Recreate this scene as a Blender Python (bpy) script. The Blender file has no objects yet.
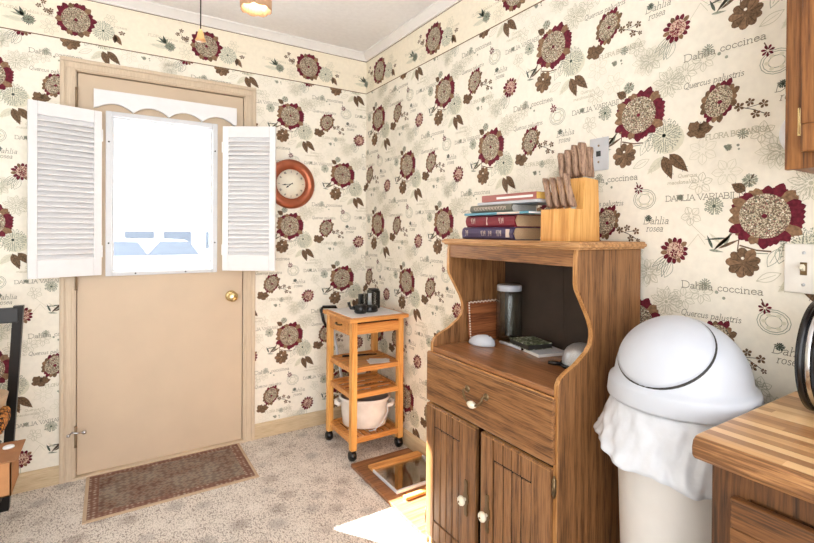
import bpy, bmesh, math, random
from mathutils import Vector, Matrix
random.seed(7)
SC = bpy.context.scene
COL = SC.collection
PI = math.pi
sin, cos = math.sin, math.cos

# ---------------------------------------------------------------- materials
def lin(c):
    out = []
    for v in c[:3]:
        v = v / 255.0
        out.append(v / 12.92 if v <= 0.04045 else ((v + 0.055) / 1.055) ** 2.4)
    return (out[0], out[1], out[2], 1.0)

def new_mat(name):
    m = bpy.data.materials.new(name); m.use_nodes = True
    nt = m.node_tree; b = nt.nodes['Principled BSDF']
    return m, nt, b

def node(nt, kind, **kw):
    n = nt.nodes.new(kind)
    for k, v in kw.items():
        if hasattr(n, k): setattr(n, k, v)
        else: n.inputs[k].default_value = v
    return n

def ramp(nt, fac, stops):
    r = nt.nodes.new('ShaderNodeValToRGB')
    el = r.color_ramp.elements
    while len(el) < len(stops): el.new(0.5)
    for e, (p, c) in zip(el, stops): e.position = p; e.color = c if len(c) == 4 else lin(c)
    nt.links.new(fac, r.inputs[0]); return r

def plain(name, c, rough=0.5, metal=0.0, var=0.06, scale=20, bump=0.0, bscale=200, spec=0.5, **kw):
    """colour with a gentle procedural mottling and optional fine bump"""
    m, nt, b = new_mat(name)
    tc = node(nt, 'ShaderNodeTexCoord')
    nz = node(nt, 'ShaderNodeTexNoise', Scale=scale, Detail=4.0)
    nt.links.new(tc.outputs['Object'], nz.inputs['Vector'])
    l = lin(c)
    lo = tuple(max(0, v * (1 - var)) for v in l[:3]) + (1,); hi = tuple(min(1, v * (1 + var)) for v in l[:3]) + (1,)
    r = ramp(nt, nz.outputs['Fac'], [(0.3, lo), (0.7, hi)])
    nt.links.new(r.outputs[0], b.inputs['Base Color'])
    b.inputs['Roughness'].default_value = rough; b.inputs['Metallic'].default_value = metal
    b.inputs['Specular IOR Level'].default_value = spec
    for k, v in kw.items(): b.inputs[k].default_value = v
    if bump:
        n2 = node(nt, 'ShaderNodeTexNoise', Scale=bscale, Detail=3.0)
        nt.links.new(tc.outputs['Object'], n2.inputs['Vector'])
        bp = node(nt, 'ShaderNodeBump', Strength=bump, Distance=0.004)
        nt.links.new(n2.outputs['Fac'], bp.inputs['Height']); nt.links.new(bp.outputs[0], b.inputs['Normal'])
    return m

def wood(name, light, mid, dark, axis='Z', scale=1.0, rough=0.45, contrast=1.0, wave=1.0):
    m, nt, b = new_mat(name)
    tc = node(nt, 'ShaderNodeTexCoord'); mp = node(nt, 'ShaderNodeMapping')
    st = {'X': (0.045, 1, 1), 'Y': (1, 0.045, 1), 'Z': (1, 1, 0.045)}[axis]
    mp.inputs['Scale'].default_value = tuple(v * scale for v in st)
    nt.links.new(tc.outputs['Object'], mp.inputs['Vector'])
    fine = node(nt, 'ShaderNodeTexNoise', Scale=190.0, Detail=5.0, Roughness=0.65)
    nt.links.new(mp.outputs[0], fine.inputs['Vector'])
    big = node(nt, 'ShaderNodeTexNoise', Scale=7.0 * wave, Detail=2.0, Roughness=0.45)
    nt.links.new(mp.outputs[0], big.inputs['Vector'])
    mul = node(nt, 'ShaderNodeMath', operation='MULTIPLY'); mul.inputs[1].default_value = 60.0
    nt.links.new(big.outputs['Fac'], mul.inputs[0])
    sn = node(nt, 'ShaderNodeMath', operation='SINE'); nt.links.new(mul.outputs[0], sn.inputs[0])
    ma = node(nt, 'ShaderNodeMath', operation='MULTIPLY_ADD'); ma.inputs[1].default_value = 0.075 * contrast
    nt.links.new(sn.outputs[0], ma.inputs[0]); nt.links.new(fine.outputs['Fac'], ma.inputs[2])
    r = ramp(nt, ma.outputs[0], [(0.33, dark), (0.48, mid), (0.66, light)])
    nt.links.new(r.outputs[0], b.inputs['Base Color'])
    b.inputs['Roughness'].default_value = rough
    bp = node(nt, 'ShaderNodeBump', Strength=0.12, Distance=0.002)
    nt.links.new(fine.outputs['Fac'], bp.inputs['Height']); nt.links.new(bp.outputs[0], b.inputs['Normal'])
    return m

def thin_glass(name, tint=(250, 253, 253), gloss=0.04, rough=0.02, edge=0.55):
    m = bpy.data.materials.new(name); m.use_nodes = True; nt = m.node_tree; nt.nodes.clear()
    o = node(nt, 'ShaderNodeOutputMaterial'); tr = node(nt, 'ShaderNodeBsdfTransparent', Color=lin(tint))
    gl = node(nt, 'ShaderNodeBsdfGlossy', Roughness=rough); lw = node(nt, 'ShaderNodeLayerWeight', Blend=0.25)
    ma = node(nt, 'ShaderNodeMath', operation='MULTIPLY_ADD'); ma.inputs[1].default_value = edge; ma.inputs[2].default_value = gloss
    mx = node(nt, 'ShaderNodeMixShader')
    nt.links.new(lw.outputs['Fresnel'], ma.inputs[0]); nt.links.new(ma.outputs[0], mx.inputs[0])
    nt.links.new(tr.outputs[0], mx.inputs[1]); nt.links.new(gl.outputs[0], mx.inputs[2]); nt.links.new(mx.outputs[0], o.inputs[0])
    return m

M = {}
M['oak_v'] = wood('oak vertical grain', (158, 112, 71), (134, 91, 54), (88, 56, 32), 'Z', 1.35, wave=.7)
M['oak_y'] = wood('oak grain along the width', (164, 116, 72), (138, 93, 54), (88, 56, 32), 'Y', 1.35, wave=.7)
M['oak_x'] = wood('oak grain along the depth', (176, 122, 74), (150, 98, 54), (104, 62, 30), 'X', 1.0)
M['oak_edge'] = wood('oak edging with painted highlight', (216, 166, 112), (200, 148, 94), (170, 116, 68), 'Y', 1.5, .22)  # paler than the oak: window light on the top edges put into the colour
M['oak_edge_v'] = wood('pale oak edging upright', (208, 158, 104), (188, 136, 82), (158, 106, 58), 'Z', 1.5, .3)
M['oak_top'] = wood('oak top board', (206, 158, 108), (184, 136, 88), (144, 100, 60), 'Y', 1.2)
M['shelf'] = wood('worn oak shelf', (174, 122, 82), (154, 104, 66), (116, 76, 46), 'Y', 1.0, 0.28)
M['dark_back'] = plain('dark brown back panel', (62, 50, 42), 0.55, 0, 0.15, 12)
M['gap_shade'] = plain('painted shade of gaps and hollows', (26, 18, 14), 0.8)  # near-black colour painted in for the shade of gaps and hollows
M['up_wood'] = wood('red oak wall cabinet', (156, 104, 56), (128, 80, 40), (80, 48, 24), 'Z', 0.8, 0.4)
M['low_wood'] = wood('dark oak base cabinet', (116, 76, 42), (92, 58, 32), (56, 35, 19), 'Z', 1.0, 0.45)
M['low_wood_y'] = wood('dark oak rail', (136, 90, 50), (112, 72, 38), (72, 44, 24), 'Y', 1.0, 0.45)
M['pine'] = wood('orange pine', (236, 182, 108), (224, 162, 86), (194, 128, 60), 'Z', 0.7, 0.4, 0.6)
M['pine_x'] = wood('orange pine slats', (228, 166, 94), (210, 142, 74), (172, 106, 50), 'X', 0.7, 0.4, 0.6)
M['block'] = wood('knife block beech', (236, 184, 112), (224, 166, 92), (200, 138, 68), 'Z', 0.7, 0.4, 0.6)
M['handle'] = wood('weathered knife handle', (182, 148, 122), (152, 120, 98), (104, 78, 62), 'Z', 3.0, 0.55)
M['trim'] = wood('beige painted wood trim', (218, 200, 176), (212, 193, 168), (202, 182, 156), 'Z', 1.5, 0.5, 0.3)
M['trim_x'] = wood('beige wood skirting', (216, 196, 162), (206, 184, 150), (186, 162, 128), 'X', 1.5, 0.5, 0.3)
M['trim_y'] = wood('beige wood skirting side', (216, 196, 162), (206, 184, 150), (186, 162, 128), 'Y', 1.5, 0.5, 0.3)
M['door'] = plain('beige door paint', (210, 189, 163), 0.5, 0, 0.03, 6)
M['white'] = plain('white paint', (236, 236, 238), 0.45, 0, 0.02)
M['white_trim'] = plain('white crown trim', (240, 238, 236), 0.5, 0, 0.02)
M['white_plastic'] = plain('white plastic', (208, 213, 223), 0.35, 0, 0.02)
M['bin_body'] = plain('off white bin plastic', (236, 233, 230), 0.4, 0, 0.02)
M['bag'] = plain('white bag film', (226, 230, 238), 0.25, 0, 0.05, 30, 0.55, 28)
M['ceil'] = plain('textured white ceiling', (240, 238, 238), 0.9, 0, 0.03, 40, 0.35, 120)
M['brass'] = plain('polished brass', (228, 206, 156), 0.16, 1.0)
M['bronze'] = plain('antique bronze', (126, 104, 76), 0.36, 0.85)
M['chrome'] = plain('chrome', (205, 205, 208), 0.15, 1.0)
M['steel_mesh'] = plain('fine steel mesh', (196, 198, 202), 0.4, 0.7, 0.15, 300)
M['copper'] = plain('brushed copper', (176, 104, 78), 0.33, 0.9, 0.08)
M['ivory'] = plain('ivory ceramic', (240, 232, 210), 0.3)
M['black'] = plain('black plastic', (18, 18, 20), 0.25)
M['blackwood'] = plain('black painted wood', (20, 17, 16), 0.4)
M['dark'] = plain('dark grey', (50, 48, 46), 0.5)
M['clockface'] = plain('cream clock face', (240, 234, 214), 0.5)
M['ink'] = plain('black ink', (30, 28, 26), 0.6)
M['frame_white'] = plain('white window frame', (212, 214, 218), 0.4, 0, 0.02)
M['glass'] = thin_glass('window glass')
M['jarglass'] = thin_glass('jar glass', (250, 252, 251), 0.02, 0.04, 0.42)
M['trayglass'] = thin_glass('shelf glass', (246, 249, 248), 0.06)
M['ceramic'] = plain('glossy white ceramic', (244, 240, 236), 0.15)
M['tile'] = plain('white tile top', (226, 224, 226), 0.3)
M['grey_in'] = plain('grey crock lining', (150, 142, 138), 0.4)
M['cardboard'] = plain('cardboard', (186, 132, 86), 0.8, 0, 0.08, 30)
M['cardboard_d'] = plain('cardboard flap', (156, 108, 72), 0.8, 0, 0.08, 30)
M['paper'] = plain('white paper', (242, 240, 236), 0.6)
M['pages'] = plain('book pages', (216, 184, 146), 0.8, 0, 0.15, 300)
M['pages_y'] = plain('yellowed pages', (226, 184, 96), 0.8, 0, 0.15, 300)
M['pages_g'] = plain('grey white pages', (214, 208, 202), 0.8, 0, 0.1, 300)
M['navy'] = plain('navy purple cloth', (74, 62, 96), 0.5)
M['burg'] = plain('burgundy cloth', (130, 36, 48), 0.45)
M['teal'] = plain('teal glossy cover', (92, 150, 170), 0.35)
M['olive'] = plain('grey olive cover', (112, 106, 92), 0.45)
M['palegrey'] = plain('pale grey cover', (206, 208, 214), 0.4)
M['rose'] = plain('faded rose cover', (166, 96, 88), 0.45)
M['gilt'] = plain('pale gilt lettering', (226, 206, 190), 0.4)
M['snow'] = plain('trodden snow', (172, 175, 180), 0.8, 0, 0.01)
M['paleblue'] = plain('pale blue glass', (58, 66, 80), 0.6, spec=0.1)
M['housewall'] = plain('white siding', (240, 242, 246), 0.7)
M['shade'] = plain('frosted lamp glass', (206, 166, 132), 0.35, **{'Transmission Weight': 0.0})
M['rim'] = plain('pink beige lamp rim', (186, 142, 116), 0.35)
M['bellwood'] = plain('turned wooden pull', (230, 172, 112), 0.4)
M['switchbeige'] = plain('cream switch plate', (240, 236, 228), 0.4)
M['plategrey'] = plain('silver grey plate', (206, 208, 212), 0.35, 0.2)
M['boardwood'] = wood('brown board', (160, 112, 74), (136, 92, 58), (96, 62, 38), 'X', 0.8, 0.5)
M['leanwood'] = wood('red brown board', (170, 104, 62), (140, 80, 44), (96, 50, 26), 'X', 0.8, 0.5)
M['stripwood'] = wood('gold wood strip', (226, 176, 110), (208, 150, 84), (176, 118, 62), 'X', 0.8, 0.5)
M['stitch'] = plain('pale stitching', (222, 206, 190), 0.5)
M['tan'] = plain('light wood', (190, 160, 132), 0.5)
M['hingeiron'] = plain('painted hinge', (150, 128, 100), 0.5, 0.3)

def mk_carpet():
    m, nt, b = new_mat('berber carpet')
    tc = node(nt, 'ShaderNodeTexCoord'); L = nt.links
    vo = node(nt, 'ShaderNodeTexVoronoi', Scale=150.0); mp = node(nt, 'ShaderNodeMapping')
    mp.inputs['Scale'].default_value = (1.5, 0.75, 1.0); mp.inputs['Rotation'].default_value = (0, 0, 0.25)
    L.new(tc.outputs['Object'], mp.inputs['Vector']); L.new(mp.outputs[0], vo.inputs['Vector'])
    r1 = ramp(nt, vo.outputs['Distance'], [(0.15, (242, 236, 229)), (0.5, (228, 220, 212)), (0.85, (166, 156, 148))])
    # a regular scatter of pale and dark rosettes
    mp2 = node(nt, 'ShaderNodeMapping'); mp2.inputs['Rotation'].default_value = (0, 0, 0.6); L.new(tc.outputs['Object'], mp2.inputs['Vector'])
    v2 = node(nt, 'ShaderNodeTexVoronoi', Scale=8.0, Randomness=0.3); L.new(mp2.outputs[0], v2.inputs['Vector'])
    nz = node(nt, 'ShaderNodeTexNoise', Scale=70.0, Detail=4.0); L.new(tc.outputs['Object'], nz.inputs['Vector'])
    sub = node(nt, 'ShaderNodeMath', operation='MULTIPLY_ADD'); sub.inputs[1].default_value = 0.35
    L.new(nz.outputs['Fac'], sub.inputs[0]); L.new(v2.outputs['Distance'], sub.inputs[2])
    spot = ramp(nt, sub.outputs[0], [(0.34, (255, 255, 255)), (0.60, (0, 0, 0))])
    sep = node(nt, 'ShaderNodeSeparateColor'); L.new(v2.outputs['Color'], sep.inputs[0])
    tone = ramp(nt, sep.outputs[0], [(0.0, (112, 100, 96)), (0.33, (128, 108, 98)), (0.36, (250, 246, 240)), (0.66, (246, 240, 232)), (0.69, (138, 132, 132)), (1.0, (120, 118, 120))])
    mul = node(nt, 'ShaderNodeMath', operation='MULTIPLY'); mul.inputs[1].default_value = 0.42; L.new(spot.outputs[0], mul.inputs[0])
    mx = node(nt, 'ShaderNodeMix', data_type='RGBA')
    L.new(mul.outputs[0], mx.inputs[0]); L.new(r1.outputs[0], mx.inputs[6]); L.new(tone.outputs[0], mx.inputs[7])
    L.new(mx.outputs[2], b.inputs['Base Color']); b.inputs['Roughness'].default_value = 0.95; b.inputs['Specular IOR Level'].default_value = 0.1
    bp = node(nt, 'ShaderNodeBump', Strength=0.5, Distance=0.006, invert=True); L.new(vo.outputs['Distance'], bp.inputs['Height']); L.new(bp.outputs[0], b.inputs['Normal'])
    return m
M['carpet'] = mk_carpet()

def mk_rug():
    m, nt, b = new_mat('oriental mat weave'); L = nt.links
    tc = node(nt, 'ShaderNodeTexCoord')
    vo = node(nt, 'ShaderNodeTexVoronoi', Scale=34.0, Randomness=0.55, distance='MANHATTAN'); L.new(tc.outputs['Object'], vo.inputs['Vector'])
    nz = node(nt, 'ShaderNodeTexNoise', Scale=9.0, Detail=5.0); L.new(tc.outputs['Object'], nz.inputs['Vector'])
    r = ramp(nt, vo.outputs['Distance'], [(0.1, (112, 82, 70)), (0.35, (146, 122, 106)), (0.55, (152, 142, 128)), (0.8, (96, 76, 68))])
    r2 = ramp(nt, nz.outputs['Fac'], [(0.35, (122, 86, 72)), (0.65, (160, 150, 138))])
    mx = node(nt, 'ShaderNodeMix', data_type='RGBA'); mx.inputs[0].default_value = 0.5
    L.new(r.outputs[0], mx.inputs[6]); L.new(r2.outputs[0], mx.inputs[7]); L.new(mx.outputs[2], b.inputs['Base Color'])
    b.inputs['Roughness'].default_value = 0.95; b.inputs['Specular IOR Level'].default_value = 0.1
    return m
M['rug'] = mk_rug()
M['rug_edge'] = plain('mat binding', (196, 172, 146), 0.9)
def mk_rugband():
    m, nt, b = new_mat('mat patterned band'); L = nt.links
    tc = node(nt, 'ShaderNodeTexCoord'); vo = node(nt, 'ShaderNodeTexVoronoi', Scale=48.0, Randomness=0.3); L.new(tc.outputs['Object'], vo.inputs['Vector'])
    r = ramp(nt, vo.outputs['Distance'], [(0.2, (178, 162, 148)), (0.4, (138, 106, 92)), (0.8, (112, 82, 72))])
    L.new(r.outputs[0], b.inputs['Base Color']); b.inputs['Roughness'].default_value = 0.95; b.inputs['Specular IOR Level'].default_value = 0.1
    return m
M['rug_band'] = mk_rugband()

def mk_butcher():
    m, nt, b = new_mat('butcher block laminate'); L = nt.links
    tc = node(nt, 'ShaderNodeTexCoord'); sx = node(nt, 'ShaderNodeSeparateXYZ'); L.new(tc.outputs['Object'], sx.inputs[0])
    # strips of random width and length run along the counter
    a = node(nt, 'ShaderNodeMath', operation='MULTIPLY'); a.inputs[1].default_value = 42.0; L.new(sx.outputs[0], a.inputs[0])
    fl = node(nt, 'ShaderNodeMath', operation='FLOOR'); L.new(a.outputs[0], fl.inputs[0])
    w1 = node(nt, 'ShaderNodeTexWhiteNoise', noise_dimensions='1D'); L.new(fl.outputs[0], w1.inputs['W'])
    yo = node(nt, 'ShaderNodeMath', operation='MULTIPLY_ADD'); yo.inputs[1].default_value = 3.0; L.new(sx.outputs[1], yo.inputs[0])
    L.new(w1.outputs['Value'], yo.inputs[2])
    fy = node(nt, 'ShaderNodeMath', operation='FLOOR'); L.new(yo.outputs[0], fy.inputs[0])
    cb = node(nt, 'ShaderNodeCombineXYZ'); L.new(fl.outputs[0], cb.inputs[0]); L.new(fy.outputs[0], cb.inputs[1])
    w2 = node(nt, 'ShaderNodeTexWhiteNoise', noise_dimensions='2D'); L.new(cb.outputs[0], w2.inputs['Vector'])
    mp = node(nt, 'ShaderNodeMapping'); mp.inputs['Scale'].default_value = (1, 0.05, 1); L.new(tc.outputs['Object'], mp.inputs['Vector'])
    nz = node(nt, 'ShaderNodeTexNoise', Scale=110.0, Detail=4.0); L.new(mp.outputs[0], nz.inputs['Vector'])
    ad = node(nt, 'ShaderNodeMath', operation='MULTIPLY_ADD'); ad.inputs[1].default_value = 0.55; L.new(nz.outputs['Fac'], ad.inputs[0]); L.new(w2.outputs['Value'], ad.inputs[2])
    r = ramp(nt, ad.outputs[0], [(0.25, (164, 116, 74)), (0.6, (192, 144, 96)), (0.9, (216, 170, 118)), (1.2, (232, 192, 140))])
    L.new(r.outputs[0], b.inputs['Base Color']); b.inputs['Roughness'].default_value = 0.3
    return m
M['butcher'] = mk_butcher()
M['butcher_edge'] = wood('laminate nosing', (206, 160, 108), (176, 126, 80), (120, 80, 48), 'Y', 0.9, 0.35, 1.6)

def speckle(name, stops, sc):
    m, nt, b = new_mat(name); tc = node(nt, 'ShaderNodeTexCoord')
    vo = node(nt, 'ShaderNodeTexVoronoi', Scale=sc); nt.links.new(tc.outputs['Object'], vo.inputs['Vector'])
    sep = node(nt, 'ShaderNodeSeparateColor'); nt.links.new(vo.outputs['Color'], sep.inputs[0])
    r = ramp(nt, sep.outputs[0], stops); nt.links.new(r.outputs[0], b.inputs['Base Color']); b.inputs['Roughness'].default_value = 0.7
    b.inputs['Specular IOR Level'].default_value = 0.2
    r.color_ramp.interpolation = 'CONSTANT'
    return m
WP = {}
WP['paper'] = plain('cream wallpaper', (247, 241, 227), 0.7, 0, 0.035, 45, spec=0.2)
WP['disc'] = speckle('printed dahlia centre', [(0.0, (98, 90, 76)), (0.22, (196, 184, 158)), (0.42, (146, 132, 110)), (0.6, (216, 204, 180)), (0.76, (116, 98, 82)), (0.9, (156, 104, 100))], 400)
WP['discpink'] = speckle('printed pink dahlia centre', [(0.0, (130, 100, 84)), (0.25, (222, 196, 176)), (0.6, (204, 168, 150)), (0.8, (140, 60, 70))], 330)
WP['burg'] = plain('burgundy petal print', (106, 34, 48), 0.7, 0, 0.4, 90, spec=0.2)
WP['brown'] = plain('brown petal print', (140, 110, 84), 0.7, 0, 0.35, 120, spec=0.2)
WP['brown2'] = plain('dark brown leaf print', (116, 92, 70), 0.7, 0, 0.4, 150, spec=0.2)
WP['line'] = plain('dark line print', (72, 60, 48), 0.7, spec=0.2)
WP['green'] = plain('dark green print', (90, 100, 88), 0.7, 0, 0.3, 150, spec=0.2)
WP['sage'] = plain('sage green print', (158, 162, 144), 0.7, 0, 0.25, 150, spec=0.2)
WP['sagelight'] = plain('pale sage print', (226, 222, 202), 0.7, 0, 0.05, 100, spec=0.2)
WP['pale'] = plain('pale outline print', (204, 200, 178), 0.7, spec=0.2)
WP['text'] = plain('grey lettering print', (136, 130, 112), 0.7, spec=0.2)
WP['textpale'] = plain('pale lettering print', (196, 190, 166), 0.7, spec=0.2)
WP['stripe'] = plain('border edge line', (116, 86, 58), 0.7, spec=0.2)
WP['border'] = plain('cream border paper', (247, 238, 218), 0.7, 0, 0.035, 45, spec=0.2)
WPI = {k: i for i, k in enumerate(WP)}

# ---------------------------------------------------------------- mesh helpers
def BM(): return bmesh.new()

def box(bm, x0, x1, y0, y1, z0, z1, bev=0.0, seg=2, mat=0, mtx=None):
    if x0 > x1: x0, x1 = x1, x0
    if y0 > y1: y0, y1 = y1, y0
    if z0 > z1: z0, z1 = z1, z0
    t = bmesh.new()
    bmesh.ops.create_cube(t, size=1.0)
    for v in t.verts:
        v.co = Vector(((x0 + x1) / 2 + v.co.x * (x1 - x0), (y0 + y1) / 2 + v.co.y * (y1 - y0), (z0 + z1) / 2 + v.co.z * (z1 - z0)))
    if bev:
        bmesh.ops.bevel(t, geom=list(t.edges), offset=min(bev, 0.49 * min(x1 - x0, y1 - y0, z1 - z0)), segments=seg, affect='EDGES', profile=0.6)
    join(bm, t, mat, mtx)

def join(bm, t, mat=0, mtx=None):
    mp = {}
    for v in t.verts: mp[v.index if False else v] = bm.verts.new(mtx @ v.co if mtx else v.co)
    for f in t.faces:
        try:
            nf = bm.faces.new([mp[v] for v in f.verts]); nf.material_index = mat; nf.smooth = f.smooth
        except ValueError: pass
    t.free()

def prism(bm, pts, axis, a, b, mat=0, bev=0.0, mtx=None):
    """closed 2-D outline pushed along an axis; pts are the two other coordinates in xyz order"""
    def co(p, d):
        return {'X': Vector((d, p[0], p[1])), 'Y': Vector((p[0], d, p[1])), 'Z': Vector((p[0], p[1], d))}[axis]
    t = bmesh.new()
    A = [t.verts.new(co(p, a)) for p in pts]; Bv = [t.verts.new(co(p, b)) for p in pts]
    n = len(pts); caps = [t.faces.new(A), t.faces.new(Bv[::-1])]
    for i in range(n): t.faces.new((A[i], Bv[i], Bv[(i + 1) % n], A[(i + 1) % n])[::-1])
    bmesh.ops.recalc_face_normals(t, faces=t.faces)
    if bev:
        es = [e for f in caps for e in f.edges]
        bmesh.ops.bevel(t, geom=es, offset=bev, segments=2, affect='EDGES', profile=0.6)
    bmesh.ops.triangulate(t, faces=[f for f in t.faces if len(f.verts) > 4])
    join(bm, t, mat, mtx)

def tube(bm, path, r, n=10, mat=0, closed=False, mtx=None, caps=True):
    pts = [Vector(p) for p in path]; rs = r if isinstance(r, (list, tuple)) else [r] * len(pts)
    rings = []; up = None; N = len(pts)
    t = bmesh.new()
    for i, p in enumerate(pts):
        if closed: d = pts[(i + 1) % N] - pts[i - 1]
        else: d = pts[min(i + 1, N - 1)] - pts[max(i - 1, 0)]
        d.normalize()
        if up is None:
            up = Vector((0, 0, 1)) if abs(d.z) < 0.9 else Vector((1, 0, 0))
        a = d.cross(up)
        if a.length < 1e-5: a = d.orthogonal()
        a.normalize(); bb = a.cross(d).normalized(); up = bb
        rings.append([t.verts.new(p + (a * cos(2 * PI * k / n) + bb * sin(2 * PI * k / n)) * rs[i]) for k in range(n)])
    m = N if closed else N - 1
    for i in range(m):
        A, B2 = rings[i], rings[(i + 1) % N]
        for k in range(n):
            f = t.faces.new((A[k], A[(k + 1) % n], B2[(k + 1) % n], B2[k])); f.smooth = True
    if caps and not closed:
        t.faces.new(rings[0][::-1]); t.faces.new(rings[-1])
    bmesh.ops.recalc_face_normals(t, faces=t.faces)
    join(bm, t, mat, mtx)

def lathe(bm, prof, c=(0, 0, 0), n=40, mat=0, mtx=None, axis='Z', smooth=True, sx=1.0, sy=1.0, rfun=None):
    """profile of (radius, height) spun round an axis through c"""
    t = bmesh.new(); rings = []
    for j, (r, h) in enumerate(prof):
        if r < 1e-6: rings.append([t.verts.new((0, 0, h))]); continue
        ring = []
        for k in range(n):
            a = 2 * PI * k / n; rr = r; hh = h
            if rfun: rr, hh = rfun(a, r, h, j)
            ring.append(t.verts.new((rr * sx * cos(a), rr * sy * sin(a), hh)))
        rings.append(ring)
    for A, B2 in zip(rings, rings[1:]):
        for k in range(n):
            k2 = (k + 1) % n
            if len(A) == 1 and len(B2) == 1: continue
            if len(A) == 1: f = t.faces.new((A[0], B2[k], B2[k2]))
            elif len(B2) == 1: f = t.faces.new((A[k], A[k2], B2[0]))
            else: f = t.faces.new((A[k], A[k2], B2[k2], B2[k]))
            f.smooth = smooth
    bmesh.ops.recalc_face_normals(t, faces=t.faces)
    R = {'Z': Matrix.Identity(4), 'X': Matrix.Rotation(PI / 2, 4, 'Y'), 'Y': Matrix.Rotation(PI / 2, 4, 'X')}[axis]
    T = Matrix.Translation(Vector(c)) @ R
    join(bm, t, mat, (mtx @ T) if mtx else T)

def obj(name, bm, mats, parent=None, world=True, autosmooth=False):
    """links a bmesh as ONE object; with world=True the shape was drawn in room coordinates"""
    me = bpy.data.meshes.new(name)
    if parent is not None and world:
        r = parent
        off = Vector((0, 0, 0))
        while r is not None: off += r.location; r = r.parent
        for v in bm.verts: v.co -= off
    bm.to_mesh(me); bm.free()
    for m in (mats if isinstance(mats, (list, tuple)) else [mats]): me.materials.append(m)
    o = bpy.data.objects.new(name, me); COL.objects.link(o)
    if parent is not None: o.parent = parent
    return o

def tag(o, label, cat, group=None):
    o['label'] = label; o['category'] = cat
    if group: o['group'] = group
    return o

def thing(name, label, cat, loc=(0, 0, 0), rotz=0.0, group=None):
    o = bpy.data.objects.new(name, None); COL.objects.link(o); o.empty_display_size = 0.05
    o.location = loc; o.rotation_euler = (0, 0, rotz)
    return tag(o, label, cat, group)

def struct(name, bm, mats, parent=None):
    o = obj(name, bm, mats, parent)
    if parent is None: o['kind'] = 'structure'
    return o

def copy_tree(o, parent=None):
    c = o.copy(); COL.objects.link(c)
    if parent is not None: c.parent = parent
    for ch in list(o.children): copy_tree(ch, c)
    return c

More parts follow.
